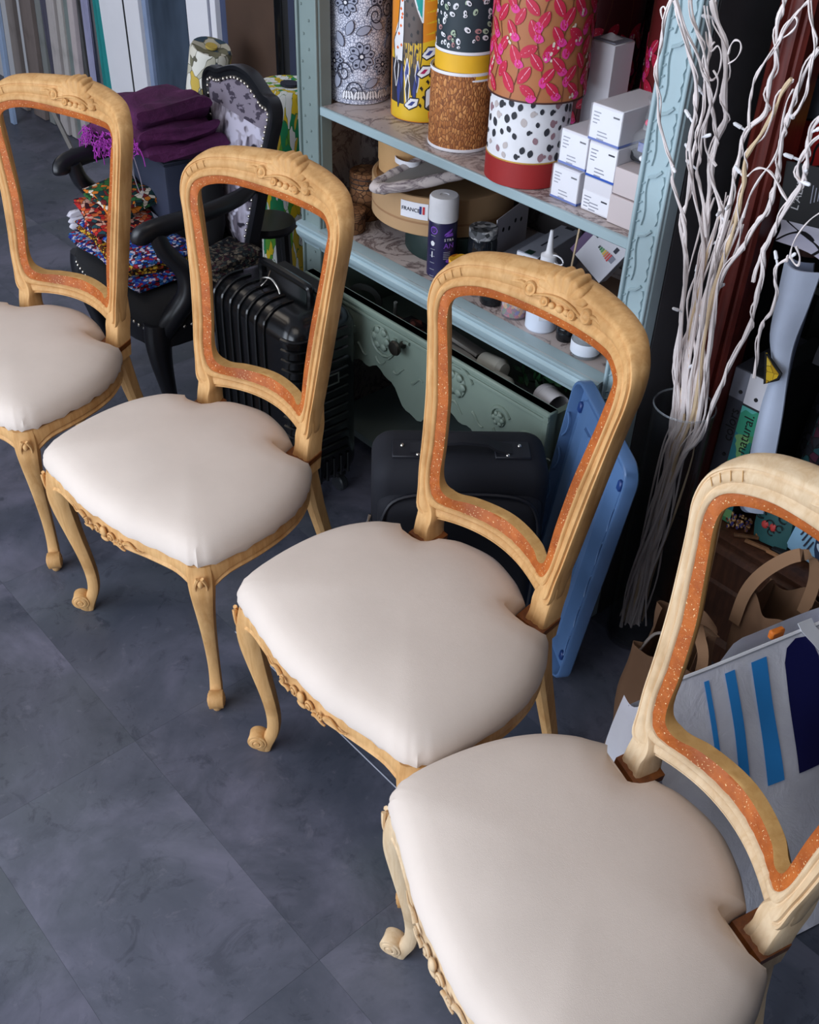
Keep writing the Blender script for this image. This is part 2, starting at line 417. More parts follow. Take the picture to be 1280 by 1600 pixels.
def chair_shell():
    mb = MB(); cz, ax, az = .923, .054, .043; NL = 9
    def fr(d, k):  # fluted fan
        def fn(u, v):
            th = PI * (1.03 - 1.06 * u); lob = abs(math.sin(th * NL))
            rr = .42 + .58 * v
            sc = 1 + .12 * (lob - .5) * v
            x = math.cos(th) * ax * rr * sc; z = cz + math.sin(th) * az * rr * sc
            return bp(x, z, .0050 + .0034 * lob * (.2 + .8 * v) * k + .0015 * v - (.004 if v > .97 else 0))
        return fn
    mb.grid(fr(0, 1), 126, 8)
    rim = []   # the scalloped thickness of the crest
    for i in range(127):
        th = PI * (1.03 - 1.06 * i / 126); lob = abs(math.sin(th * NL)); sc = 1 + .12 * (lob - .5)
        x = math.cos(th) * ax * sc; z = cz + math.sin(th) * az * sc
        rim.append([bp(x, z, .0025 + .0034 * lob), bp(x * 1.01, z + .001, -.010), bp(x * .97, z - .003, -.026), bp(x * .5, .93, -.029)])
    mb.rings(rim, closed=False)
    arc = [bp(x, .926 + .010 * (1 - (x / .052) ** 2) - .004, .009) for x in [(-.055 + i * .0055) for i in range(21)]]
    mb.tube(arc, [.0032 - .0012 * abs(i - 10) / 10 for i in range(21)], 6)
    def disc(x, z, r, h=.010):
        Mx = face_mx(bp(x, z, .004), (1, -3.8 * x, 0), (0, .2, 1))
        mb.lathe([(r, 0), (r, h * .5), (r * .86, h * .72), (r * .66, h * .62), (r * .55, h * .5), (r * .42, h * .62), (r * .25, h * .85), (0, h * .9)], 16, M=Mx)
    disc(-.060, .928, .0125); disc(.060, .928, .0125)
    disc(-.030, .9165, .0085, .009); disc(.029, .9165, .0085, .009)
    for x, r in ((-.016, .0055), (0, .006), (.015, .0055)): mb.sphere(bp(x, .9145, .005), (r * 1.2, .005, r), 10, 6)
    for sg in (-1, 1):   # leafy ends running along the rail
        mb.tube([bp(sg * (.066 + i * .006), .931 + .006 * math.sin(i * .7) * math.exp(-i * .3), .007 - i * .0006) for i in range(9)], [.0045 - i * .00045 for i in range(9)], 6)
    return mb
SEAT = [(0, -.262), (.06, -.262), (.11, -.254), (.17, -.244), (.212, -.238), (.236, -.224), (.252, -.19), (.262, -.12), (.262, -.05), (.251, .01), (.229, .058), (.207, .088), (.190, .106), (.179, .098), (.111, .098), (.108, .137), (.098, .143), (.06, .161), (0, .173)]
SMOO = [(0, -.262), (.06, -.262), (.11, -.254), (.17, -.244), (.212, -.238), (.236, -.224), (.252, -.19), (.262, -.12), (.262, -.05), (.251, .01), (.229, .058), (.207, .088), (.190, .106), (.176, .116), (.150, .126), (.112, .140), (.098, .146), (.06, .161), (0, .173)]
def seat_loops():
    def up(h, k=4):
        P = [Vector((x, y, 0)) for x, y in h]; o = []
        for i in range(len(P) - 1):
            sharp = 12 <= i <= 15
            a, b, c, d = P[max(i - 1, 0)], P[i], P[i + 1], P[min(i + 2, len(P) - 1)]
            if i == 0: a = Vector((-P[1].x, P[1].y, 0))
            if i == len(P) - 2: d = Vector((-P[-2].x, P[-2].y, 0))
            for j in range(k):
                t = j / k
                o.append(b.lerp(c, t) if sharp else .5 * ((2 * b) + (c - a) * t + (2 * a - 5 * b + 4 * c - d) * t * t + (3 * b - a - 3 * c + d) * t ** 3))
        o.append(P[-1])
        return o + [Vector((-p.x, p.y, 0)) for p in o[-2:0:-1]]
    return up(SEAT), up(SMOO)
def chair_seat(seed):
    N_, P_ = seat_loops(); r_ = random.Random(seed); n = len(N_)
    rows = [(.955, .400), (1.0, .407), (1.008, .415), (1.004, .425), (.985, .4375), (.955, .4475), (.90, .4565), (.80, .464), (.66, .4705), (.5, .475), (.32, .478), (.15, .479)]
    ph = [r_.uniform(0, 6.28) for _ in range(6)]; C0 = Vector((0, -.045, 0)); rr = []
    for t, z in rows:
        w_ = 1 if t > .93 else max(0, 1 - (.93 - t) / .22); ring = []
        for k in range(n):
            q = P_[k].lerp(N_[k], w_); p = C0 + (q - C0) * t
            nd = min(math.hypot(abs(p.x) - .148, p.y - .118), .08) / .08
            zz = z - (.017 * (1 - nd) ** 1.4 if t < .97 else 0)
            if .42 > z: zz += .0022 * math.sin(k * 1.7 + ph[0]) + .0018 * math.sin(k * 3.1 + ph[1])
            fc = math.exp(-((abs(p.x) - .22) ** 2 + (p.y + .225) ** 2) / .0016)   # gathered front corners
            if t > .9: p = p + (p - C0).normalized() * fc * .0018 * math.sin(k * 2.4 + ph[2])
            zz += .0012 * math.sin(p.x * 24 + ph[3]) * math.sin(p.y * 21 + ph[4]) * (1 if t < .9 else .3)
            ring.append(Vector((p.x, p.y, zz)))
        rr.append(ring)
    mb = MB().rings(rr, caps=False)
    mb.add(rr[-1] + [Vector((0, -.045, .4795))], [(k, (k + 1) % n, n) for k in range(n)])
    return mb
def chair_rail():
    P = [p for p in seat_loops()[1]]; n = len(P); rr = []; C0 = Vector((0, -.045, 0))
    for p in P:
        o = p - (p - C0).normalized() * .005; i = p - (p - C0).normalized() * .030
        ax = abs(p.x); frontw = max(0, min(1, (-p.y - .19) / .03))
        drop = frontw * (.012 * math.exp(-(p.x / .055) ** 2)) + .030 * math.exp(-((ax - .232) ** 2 + (p.y + .222) ** 2) / .0011)
        zb = .368 - drop
        bulge = .004
        rr.append([Vector((i.x, i.y, zb + .003)), Vector((o.x, o.y, zb)), Vector((o.x, o.y, zb)) + (p - C0).normalized() * bulge + Vector((0, 0, .006)), Vector((o.x, o.y, zb + .013)), Vector((o.x, o.y, zb + .016)) + (p - C0).normalized() * .003, Vector((o.x, o.y, .396)) + (p - C0).normalized() * .0025, Vector((o.x, o.y, .403)), Vector((i.x, i.y, .403))])
    return MB().rings(rr, loop=True)
def chair_carving():
    mb = MB(); S_ = [p for p in seat_loops()[1]]
    fy = lambda x: -.2632 + .33 * max(0, abs(x) - .045) ** 1.3
    q = lambda x, z, d=0.: Vector((x, fy(x) - .001 - d, z))
    for sg in (-1, 1):
        sp = [q(sg * (.020 + .0095 * (1 - k / 26) * math.cos(k * .5)), .380 + .010 * (1 - k / 26) * math.sin(k * .5), .0045 * k / 26) for k in range(24)]
        mb.tube(sp, .0024, 6)
        sp = [q(sg * (.052 + .007 * (1 - k / 20) * math.cos(k * .55 + 2)), .384 + .007 * (1 - k / 20) * math.sin(k * .55 + 2), .003) for k in range(17)]
        mb.tube(sp, .002, 6)
        mb.tube([q(sg * (.060 + .006 * k), .386 + .006 * math.sin(k * .8), .0015) for k in range(9)], [.0042 - .0004 * k for k in range(9)], 6)
        mb.tube([q(sg * (.032 + .005 * k), .372 + .003 * math.sin(k * .9), .002) for k in range(7)], [.0036 - .0003 * k for k in range(7)], 6)
    mb.sphere(q(0, .384, .002), (.009, .005, .012), 12, 8)
    mb.sphere(q(0, .367, .001), (.012, .004, .005), 12, 8)
    return mb
def front_leg(sx):
    e = Vector((sx * .72, -.69, 0)).normalized(); tg = Vector((-e.y, e.x, 0)); K = Vector((sx * .218, -.214, 0))
    #        z    out    half-width tangential, half-depth
    st = [(.402, -.004, .026, .024), (.375, .000, .028, .026), (.345, .004, .0265, .0265), (.31, .004, .023, .025), (.27, -.001, .0195, .0225), (.22, -.009, .0165, .019), (.17, -.018, .0145, .0165), (.12, -.025, .0132, .0150), (.085, -.026, .0130, .0142), (.060, -.0225, .0135, .0140), (.040, -.015, .0142, .0150), (.020, -.008, .013, .014), (.004, -.006, .010, .0110), (0, -.005, .008, .009)]
    mb = MB(); rr = []
    for z, o, a, b in [tuple(v) for v in [Vector(x) for x in st]]:
        ring = []
        for k in range(16):
            th = 2 * PI * k / 16; c, s_ = math.cos(th), math.sin(th)
            f = 1 / (abs(c) ** 3.2 + abs(s_) ** 3.2) ** (1 / 3.2) * .93
            gr = 1 - .07 * math.exp(-((th - PI / 2) / .28) ** 2) if z > .08 else 1
            ring.append(K + e * (o + s_ * f * b * gr) + tg * (c * f * a) + Vector((0, 0, z)))
        rr.append(ring)
    fine = []
    for i in range(len(rr) - 1):
        for j in range(3):
            t = j / 3
            A, B, C_, D = rr[max(i - 1, 0)], rr[i], rr[i + 1], rr[min(i + 2, len(rr) - 1)]
            fine.append([.5 * ((2 * b) + (c - a) * t + (2 * a - 5 * b + 4 * c - d) * t * t + (3 * b - a - 3 * c + d) * t ** 3) for a, b, c, d in zip(A, B, C_, D)])
    fine.append(rr[-1]); mb.rings(fine)
    # scrolled toe with its volutes
    ctr = K + e * .008 + Vector((0, 0, .033)); Mx = Matrix(((e.x, 0, tg.x, ctr.x), (e.y, 0, tg.y, ctr.y), (0, 1, 0, ctr.z), (0, 0, 0, 1)))
    prof = [(0, -.0185), (.005, -.0185), (.0065, -.0165), (.0085, -.0165), (.0095, -.0175), (.0135, -.0165), (.0145, -.015), (.0185, -.0145), (.0195, -.013), (.0185, 0), (.0195, .013), (.0185, .0145), (.0145, .015), (.0135, .0165), (.0095, .0175), (.0085, .0165), (.0065, .0165), (.005, .0185), (0, .0185)]
    mb.lathe(prof, 22, M=Mx)
    mb.rings([[K + e * (o + s_ * b) + tg * (c * a) + Vector((0, 0, z)) for c, s_ in [(math.cos(2 * PI * k / 14), math.sin(2 * PI * k / 14)) for k in range(14)]] for z, o, a, b in ((0, -.001, .0075, .011), (.005, .001, .0105, .0145), (.016, .002, .0135, .018), (.034, -.004, .0145, .018))])
    # carved knee
    for q in (-1, 1):
        mb.tube([K + e * (.026 + .004 - k * .0012) + tg * q * (.004 + .007 * math.sin(k * .5)) + Vector((0, 0, .385 - k * .008)) for k in range(7)], [.004 - k * .0004 for k in range(7)], 6)
    mb.sphere(K + e * .0285 + Vector((0, 0, .372)), (.006, .006, .010), 10, 6)
    return mb
def rear_leg(sx):
    mb = MB(); rr = []
    for z, x, y, a, b in ((.405, .146, .135, .022, .020), (.36, .147, .142, .021, .020), (.28, .149, .158, .018, .018), (.2, .151, .178, .0165, .0165), (.1, .153, .204, .0148, .0148), (.03, .154, .222, .0138, .0138), (0, .1545, .228, .013, .013)):
        ring = []
        for k in range(12):
            th = 2 * PI * k / 12; c, s_ = math.cos(th), math.sin(th); f = 1 / (abs(c) ** 4 + abs(s_) ** 4) ** .25
            ring.append(Vector((sx * x + c * f * a, y + s_ * f * b, z)))
        rr.append(ring)
    return mb.rings(rr)
def chair_band(sx):   # rest of the old varnish where a post enters the seat
    mb = MB()
    rr = []
    for z, a, b in ((.412, .1125, .1722), (.424, .1125, .1722), (.4245, .118, .171)):
        f = .0098 if a < .115 else .0045
        rr.append([bpm(sx * a, z, f, sx * .145), bpm(sx * b, z, f, sx * .145), bpm(sx * b, z, -.036, sx * .145), bpm(sx * a, z, -.036, sx * .145)])
    return mb.rings(rr)
CH_POSE = [(-.905, 2.123, 31.224, 'stripped wooden chair at the left edge, before the black armchair'),
           (-.418, 1.728, 38.433, 'stripped wooden chair standing before the ribbed black suitcase'),
           (.033, 1.306, 47.635, 'stripped wooden chair standing before the soft navy suitcase'),
           (.295, .798, 65.337, 'stripped wooden chair nearest the camera, before the white striped bag')]
parts = dict(frame=chair_frame().mesh('backrest_frame', M['beech']), reb=chair_rebate().mesh('rebate', [M['stain'], M['inner']]), strokes=chair_strokes().mesh('carved_strokes', M['inner']), shell=chair_shell().mesh('carved_shell', M['beech'], 60), rail=chair_rail().mesh('seat_rail', M['beech']), carv=chair_carving().mesh('carving', M['beech'], 60))
legs = [('leg', front_leg(-1).mesh('leg', M['beech'])), ('leg', front_leg(1).mesh('leg', M['beech'])), ('leg', rear_leg(-1).mesh('leg', M['beech'])), ('leg', rear_leg(1).mesh('leg', M['beech']))]
bands = [chair_band(-1).mesh('varnish_band', M['varnish']), chair_band(1).mesh('varnish_band', M['varnish'])]
for k, (x, y, a, lab) in enumerate(CH_POSE):
    t = thing('dining_chair', lab, 'chair', (x, y, 0), -R(a), 'row of four stripped wooden chairs')
    f = link('backrest_frame', parts['frame'], t)
    tag(link('rebate', parts['reb'], f), 'orange-stained inner ledge')
    link('carved_shell', parts['shell'], f); tag(link('carved_strokes', parts['strokes'], f), kind='stuff')
    for b in bands: link('varnish_band', b, f)
    tag(chair_seat(10 + k).build('seat_cushion', M['calico'], t), 'seat in off-white calico')
    r = link('seat_rail', parts['rail'], t); link('carving', parts['carv'], r)
    for nm, me in legs: link(nm, me, t)
    if k == 3:       # the nearest chair takes a paler wood colour
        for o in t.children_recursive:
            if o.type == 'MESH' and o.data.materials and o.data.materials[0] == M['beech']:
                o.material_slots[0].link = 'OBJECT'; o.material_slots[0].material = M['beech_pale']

# ---------------------------------------------------------------- the painted shelf unit
ROT = YAW
def at(s, n, z): return SN(s, n, z)
FN = 1.48; SHL, SHR = -2.02, -.975
PAPER = marble('marbled_paper', S(196, 184, 180), S(96, 78, 78), S(160, 142, 138))
M['sagegreen'] = plain('green_grey_paint', S(126, 142, 130), .45, var=.12, scale=3)
SU = thing('shelf_unit', 'tall pale blue-green painted shelf unit with carved posts and open drawer', 'shelf unit', at(-1.5, FN, 0), ROT)
sx = lambda s: s + 1.5
sn = lambda n: n - FN
def carve(sgn, x0, x1, zs, mb):   # relief of garlands and fluting on a post
    r_ = random.Random(5 + sgn)
    z = zs
    xc = (x0 + x1) / 2
    while z < 1.95:
        L_ = .085
        mb.tube([(xc - .012 + .003 * math.sin(k), -.0015, z + k * L_ / 6) for k in range(7)], .0032, 5, flat=.6)
        mb.tube([(xc + .016 + (.004 if k % 2 else 0), -.001, z + k * L_ / 8 + .008) for k in range(9)], .0035, 5)
        mb.tube([(xc - .012, -.002, z + L_), (xc + .002, -.003, z + L_ + .006), (xc + .012, -.002, z + L_ + .016)], .003, 5)
        for k in range(5):
            mb.tube([(xc - .027, -.001, z + k * .017), (xc - .018, -.0018, z + k * .017 + .006)], .0016, 4)
        z += L_ + .02
for s0_, s1_, nm in ((SHR - .068, SHR, 'post'), (SHL, SHL + .08, 'post')):
    mb = MB(); a, b = sx(s0_), sx(s1_)
    mb.box(((a + b) / 2, .018, .98), (b - a, .036, 1.96), ch=.004)
    mb.box((a + .006, -.003, .98), (.008, .008, 1.94), ch=.002); mb.box((b - .006, -.003, .98), (.008, .008, 1.94), ch=.002)
    po = mb.build(nm, M['bluepaint'] if s0_ > -1.5 else M['sage'], SU)
    if s0_ > -1.5:
        mb = MB(); carve(1, a, b, .10, mb); tag(mb.build('carving', M['bluepaint'], po), kind='stuff')
    else:
        mb = MB(); r_ = random.Random(2)
        for k in range(60):
            mb.sphere((a + (.022 if k % 2 else .044) + r_.uniform(-.004, .004), -.001, .06 + k * .03), (.0032, .003, .0032), 6, 4)
        tag(mb.build('stud_row', M['sage'], po), kind='stuff')
mb = MB(); mb.box((sx(SHR) - .010, .238, .98), (.02, .40, 1.96)); mb.build('side_panel', plain('grey_side_panel', S(74, 74, 78), .8), SU)
mb = MB(); mb.box((sx(SHL) - .011, .22, .98), (.02, .40, 1.96)); mb.build('side_panel', PAPER, SU)
MB().box(((sx(SHL) + sx(SHR)) / 2, .43, 1.28), (SHR - SHL, .012, 1.36)).build('rear_panel', marble('aged_paper', S(96, 92, 92), S(60, 54, 54), S(80, 76, 76)), SU)
xl, xr = sx(SHL + .078), sx(SHR - .066)
def shelf(z):
    mb = MB(); mb.box(((xl + xr) / 2, .21, z - .011), (xr - xl, .412, .020), 0); mb.box(((xl + xr) / 2, .0035, z - .0105), (xr - xl, .009, .0205), 1, ch=.003)
    return mb.build('shelf_board', [PAPER, M['bluepaint']], SU)
shelf(.905); shelf(1.42)
mb = MB(); mb.box(((xl + xr) / 2, .20, .600), (xr - xl, .43, .02), 0)
cb = mb.build('shelf_board', PAPER, SU)
x0m, x1m = sx(SHL), xr
prof = [(.02, .6105), (-.012, .6105), (-.022, .608), (-.0225, .600), (-.018, .597), (-.0185, .594), (-.024, .590), (-.021, .578), (-.012, .566), (-.006, .560), (-.004, .553), (.02, .553)]
mb = MB(); mb.rings([[Vector((x, y, z)) for y, z in prof] for x in (x0m, x1m)], smooth=False)
mb.build('moulding', M['bluepaint'], SU, angle=60)
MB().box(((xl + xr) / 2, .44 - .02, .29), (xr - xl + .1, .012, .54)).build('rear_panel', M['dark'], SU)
MB().box(((xl + xr) / 2, .21, .06), (xr - xl, .40, .02)).build('plinth', M['sage'], SU)
# the drawer, pulled out
dn = 1.43 - FN; dl, dr = sx(-1.93), sx(-1.115)
DR = MB().box(((dl + dr) / 2, dn + .20, .375), (dr - dl - .02, .38, .01)).box((dl + .012, dn + .2, .44), (.014, .38, .13)).box((dr - .012, dn + .2, .44), (.014, .38, .13)).build('drawer', M['sagegreen'], SU)
n_ = 60; top = .522
def apron(u):
    x = dl + (dr - dl) * u
    return .365 + .018 * math.sin(u * PI * 7) * (1 - abs(2 * u - 1)) + .055 * (abs(2 * u - 1)) ** 2.2 * .2 - .05 * math.exp(-((u - .5) / .10) ** 2) + .006 * math.sin(u * 80)
poly = [(dl + (dr - dl) * k / n_, apron(k / n_)) for k in range(n_ + 1)] + [(dr, top), (dl, top)]
mb = MB(); mb.prism(poly, -.011, .011, M=Matrix(((1, 0, 0, 0), (0, 0, -1, dn), (0, 1, 0, 0), (0, 0, 0, 1))))
mb.box(((dl + dr) / 2, dn - .003, top - .006), (dr - dl + .006, .030, .012), ch=.003)
mb.box((dr - .008, dn - .012, .45), (.014, .006, .13), ch=.002); mb.box(((dl + dr) / 2, dn - .012, top - .024), (dr - dl, .006, .008), ch=.002)
FR = mb.build('drawer_front', M['sagegreen'], DR)
mb = MB()
def ds(s): return sx(s)
def spiral(cx, cz, r, t0, turns, dirn=1, th=.004):
    N = int(turns * 14)
    mb.tube([(cx + r * (1 - .85 * k / N) * math.cos(t0 + dirn * 2 * PI * turns * k / N), dn - .012, cz + r * (1 - .85 * k / N) * math.sin(t0 + dirn * 2 * PI * turns * k / N)) for k in range(N + 1)], [th * (1 - .5 * k / N) for k in range(N + 1)], 6)
for cx, cz, r in ((-1.385, .462, .052), (-1.64, .462, .052), (-1.25, .44, .030), (-1.77, .44, .03), (-1.17, .425, .022), (-1.85, .425, .022)):
    spiral(ds(cx), cz, r, .4, 1.6, 1 if cx > -1.5 else -1, .005)
    mb.sphere((ds(cx), dn - .012, cz), (r * .55, .008, r * .55), 12, 6)
    for k in range(6): mb.sphere((ds(cx) + r * .42 * math.cos(k * PI / 3), dn - .017, cz + r * .42 * math.sin(k * PI / 3)), (r * .2, .004, r * .2), 6, 4)
for k in range(12):
    x = -1.86 + k * .066
    mb.tube([(ds(x) + .006 * j, dn - .012, .402 + .012 * math.sin(j * .6 + k)) for j in range(7)], [.004 - .0004 * j for j in range(7)], 5)
for sg in (-1, 1):
    mb.tube([(ds(-1.512) + sg * (.03 + .012 * j), dn - .013, .49 - .010 * j + .012 * math.sin(j * .8)) for j in range(8)], [.005 - .0004 * j for j in range(8)], 6)
tag(mb.build('carving', M['sagegreen'], FR, angle=60), kind='stuff')
kn = MB().lathe([(.0, 0), (.009, 0), (.009, .006), (.006, .010), (.006, .018), (.016, .022), (.0185, .028), (.016, .033), (0, .0355)], 20, M=face_mx((ds(-1.565), dn - .010, .478), (1, 0, 0), (0, 0, 1)))
tag(kn.build('knob', M['dark_metal'], FR), 'round dark pewter knob')

# ---- wrapping of flat prints round drums
FACE = R(-38)   # local direction from the shelf towards the window side
def wrap(parent, Rr, polys, mats, name='print', th0=None, eps=.0005):
    mb = MB(); th0 = math.atan2(-parent.location.dot(NV), -parent.location.dot(RV)) if th0 is None else th0
    def tess(a, b, c, out, dep=0):
        e = ((a, b, c), (b, c, a), (c, a, b)); k = max(e, key=lambda t: abs(t[0][0] - t[1][0]))
        if abs(k[0][0] - k[1][0]) < .007 or dep > 9: out.append((a, b, c)); return
        m_ = ((k[0][0] + k[1][0]) / 2, (k[0][1] + k[1][1]) / 2)
        tess(k[0], m_, k[2], out, dep + 1); tess(m_, k[1], k[2], out, dep + 1)
    for poly, mi in polys:
        n = len(poly); cu = sum(p[0] for p in poly) / n; cz = sum(p[1] for p in poly) / n
        if max(p[0] for p in poly) - min(p[0] for p in poly) > .010:
            tr = []
            for k in range(n): tess((cu, cz), poly[k], poly[(k + 1) % n], tr)
            for q in tr: mb.add([((Rr + eps) * math.cos(th0 + u / Rr), (Rr + eps) * math.sin(th0 + u / Rr), z) for u, z in q], [(0, 1, 2)], mi, False)
            eps += .000004; continue
        P = [(Rr + eps, th0 + u / Rr, z) for u, z in [(cu, cz)] + list(poly)]
        mb.add([(r * math.cos(t), r * math.sin(t), z) for r, t, z in P], [(0, 1 + k, 1 + (k + 1) % n) for k in range(n)], mi, False)
        eps += .000004
    me = mb.mesh(name, mats)
    return link(name, me, parent)
def ell(u, z, a, b, rot=0., n=14, pow_=1.):
    return [(u + a * math.cos(t) * math.cos(rot) - b * math.sin(t) * abs(math.sin(t)) ** (pow_ - 1) * math.sin(rot), z + a * math.cos(t) * math.sin(rot) + b * math.sin(t) * abs(math.sin(t)) ** (pow_ - 1) * math.cos(rot)) for t in [2 * PI * k / n for k in range(n)]]
def leafp(u, z, a, b, rot): return ell(u, z, a, b, rot, 14, 1.5)
def strip(path, w):
    out = []
    for i in range(len(path) - 1):
        (x0, y0), (x1, y1) = path[i], path[i + 1]
        L = math.hypot(x1 - x0, y1 - y0) or 1e-6; nx, ny = -(y1 - y0) / L * w / 2, (x1 - x0) / L * w / 2
        out.append([(x0 + nx, y0 + ny), (x1 + nx, y1 + ny), (x1 - nx, y1 - ny), (x0 - nx, y0 - ny)])
    return out
def ring(poly, w): return strip(list(poly) + [poly[0]], w)
def drum(name, label, s, n, z, r, h, mats, rim=None, cat='lampshade', group='lampshades on the upper shelf', thick=.0018, rimh=.004):
    t = thing(name, label, cat, at(s, n, z), ROT, group)
    m = MB().lathe([(r, .001), (r, h), (r - thick, h), (r - thick, .001)], 48, closed=True).build('shade', mats, t)
    if rim:
        for zz in (rimh / 2, h - rimh / 2):
            MB().lathe([(r + .0012, -rimh / 2 + zz), (r + .0016, zz), (r + .0012, rimh / 2 + zz), (r - thick - .0008, rimh / 2 + zz), (r - thick - .0008, -rimh / 2 + zz)], 48, closed=True).build('rim', rim, t)
    return t
def front(s, n_front, r):  # centre of a drum from its nearest point on the shelf (seen along -38 deg)
    return s - r * math.cos(FACE), n_front - r * math.sin(FACE)

rnd = random.Random(12)
# 1 black and white flowers on net
t_ = NT('net_print', .8); v = t_.coords(); e = t_.voro(v, 170, 'DISTANCE_TO_EDGE').outputs['Distance']
t_.base(t_.mix(t_.step(e, .05, .12), S(128, 134, 156), S(224, 226, 240)))
NET = t_.m
M['ink_navy'] = plain('navy_ink', S(30, 34, 56), .7); M['grey_leaf'] = plain('grey_leaf_ink', S(164, 170, 190), .8); M['w'] = plain('clean_white', S(236, 236, 240), .8)
r1 = .0700; s1, n1 = front(-1.895, 1.559, r1)
T = drum('lampshade', 'tall lampshade with navy and white lace flowers, leftmost on the upper shelf', s1, n1, .905, r1, .30, NET)
P = []
for (u, z, k) in ((.006, .105, 1.), (-.030, .215, .9), (.045, .235, .9), (.058, .085, .8), (-.060, .09, .8), (.095, .16, .9), (-.10, .18, .9)):
    for j in range(8):
        a = j * PI / 4 + .2; l = leafp(u + .019 * k * math.cos(a), z + .019 * k * math.sin(a), .0125 * k, .009 * k, a)
        P.append((l, 1)); P += [(q, 0) for q in ring(l, .0016)]; P.append((ell(u + .022 * k * math.cos(a), z + .022 * k * math.sin(a), .004 * k, .003 * k), 0))
    P.append((ell(u, z, .007 * k, .007 * k), 0)); P.append((ell(u, z, .004 * k, .004 * k), 2))
for (u, z, rot) in ((-.02, .165, 1.2), (.010, .16, .4), (.028, .048, .5), (-.042, .14, 2.0), (.04, .17, 2.6), (-.012, .25, .9), (-.05, .05, 1.4), (.075, .13, 1.), (-.08, .14, 2.)):
    l = leafp(u, z, .017, .009, rot); P.append((l, 1)); P += [(q, 0) for q in ring(l, .0014)]
for (u, z, d) in ((-.034, .07, 1), (.036, .19, -1), (-.012, .03, 1), (.07, .2, 1)):
    sp = [(u + d * .020 * (1 - k / 30) * math.cos(k * .42), z + .024 * (1 - k / 30) * math.sin(k * .42)) for k in range(26)]
    P += [(q, 0) for q in strip(sp, .0026)]
for k in range(5):
    u = -.028 + .026 * k + .004
    for j in range(4): l = leafp(u + .006 * (j - 1.5), .022, .011, .0038, PI / 2 + .16 * (j - 1.5)); P.append((l, 2)); P += [(q, 0) for q in ring(l, .0011)]
wrap(T, r1, P, [M['ink_navy'], M['grey_leaf'], M['w']])
# 2 jungle print
JC = dict(or_=S(226, 138, 34), ye=S(226, 184, 40), wh=S(238, 236, 238), bk=S(34, 30, 30), br=S(86, 72, 66), te=S(20, 160, 152), bl=S(54, 66, 134), sp=S(232, 104, 30), dg=S(44, 42, 48), pk=S(170, 30, 88))
JM = {k: plain('jungle_' + n, c, .4) for (k, c), n in zip(JC.items(), ('orange', 'yellow', 'white', 'black', 'brown', 'teal', 'blue', 'rust', 'charcoal', 'pink'))}
r2 = .0690; s2, n2 = front(-1.716, 1.594, r2)
T = drum('lampshade', 'glossy lampshade printed with a giraffe and jungle leaves', s2, n2, .905, r2, .30, JM['or_'])
JL = list(JM); P = []
def jp(pts, c):  # print drawn in its own sheet of 690 x 1480 units
    P.append(([(r2 * math.asin(max(-.985, min(.985, (x - 410) / 7.53 / 706 / r2))), (1470 - y) / 7.53 / 560 + .003) for x, y in pts], JL.index(c)))
def jring(pts, c, w=14):
    q = list(pts) + [pts[0]]
    for a, b in zip(q, q[1:]):
        L = math.hypot(b[0] - a[0], b[1] - a[1]) or 1; nx, ny = -(b[1] - a[1]) / L * w / 2, (b[0] - a[0]) / L * w / 2
        jp([(a[0] + nx, a[1] + ny), (b[0] + nx, b[1] + ny), (b[0] - nx, b[1] - ny), (a[0] - nx, a[1] - ny)], c)
jp([(60, -200), (60, 420), (140, 430), (160, 100), (190, -200)], 'or_'); jp([(190, -200), (170, 60), (395, 330), (395, -200)], 'ye')
jp([(395, 320), (395, 700), (640, 760), (640, 250)], 'or_')
for k in range(4): jp([(420, 440 + k * 90), (520, 410 + k * 90), (620, 380 + k * 90), (620, 395 + k * 90), (520, 428 + k * 90)], 'ye')
jp([(395, -200), (395, 300), (640, 300), (640, -200)], 'bk')
for k in range(7): a = .15 + k * .22; jp([(400, -40 + k * 10), (400 + 270 * math.cos(a - .07), 40 + 270 * math.sin(a - .07) - 20), (400 + 290 * math.cos(a), 40 + 290 * math.sin(a)), (400 + 270 * math.cos(a + .08), 40 + 270 * math.sin(a + .08))], 'wh')
jp([(120, 800), (390, 780), (640, 720), (640, 1470), (60, 1470), (60, 900)], 'ye')
body = [(180, 330), (260, 350), (300, 420), (390, 600), (395, 900), (350, 1160), (250, 1060), (190, 980), (180, 700)]
jp(body, 'br'); jring(body, 'dg')
for x, y in ((215, 440), (270, 470), (210, 560), (290, 580), (240, 640), (340, 690), (270, 720), (270, 790), (340, 850), (270, 870), (330, 780), (220, 860)): jp([(x - 14, y), (x, y - 22), (x + 16, y - 6), (x + 12, y + 20), (x - 8, y + 16)], 'bk')
neck = [(150, 170), (205, 120), (225, 180), (262, 320), (240, 352), (205, 300), (182, 420), (186, 700), (178, 960), (90, 950), (75, 800), (120, 680), (138, 420)]
jp(neck, 'wh'); jring(neck, 'bk', 9); jp([(150, 70), (160, 130), (175, 150), (200, 60), (210, 60), (205, 150), (165, 190), (140, 180), (125, 150)], 'wh')
jp([(168, 205), (178, 195), (186, 208), (177, 222)], 'bk')
for x, y in ((150, 390), (160, 450), (148, 520), (160, 590), (150, 660), (160, 820), (120, 850), (130, 730), (165, 560)): jp([(x - 12, y), (x, y - 18), (x + 14, y), (x, y + 16)], 'sp')
for x, y in ((290, 40), (230, 90), (310, 150), (370, 130), (100, 60), (110, 200), (95, 320), (250, 30)): jp([(x - 16, y), (x, y - 24), (x + 18, y), (x, y + 20)], 'sp')
lf = [(300, 290), (360, 300), (395, 330), (395, 610), (340, 520), (300, 430)]; jp(lf, 'te'); jring(lf, 'wh', 16)
jp([(60, 950), (190, 960), (210, 1330), (60, 1330)], 'dg')
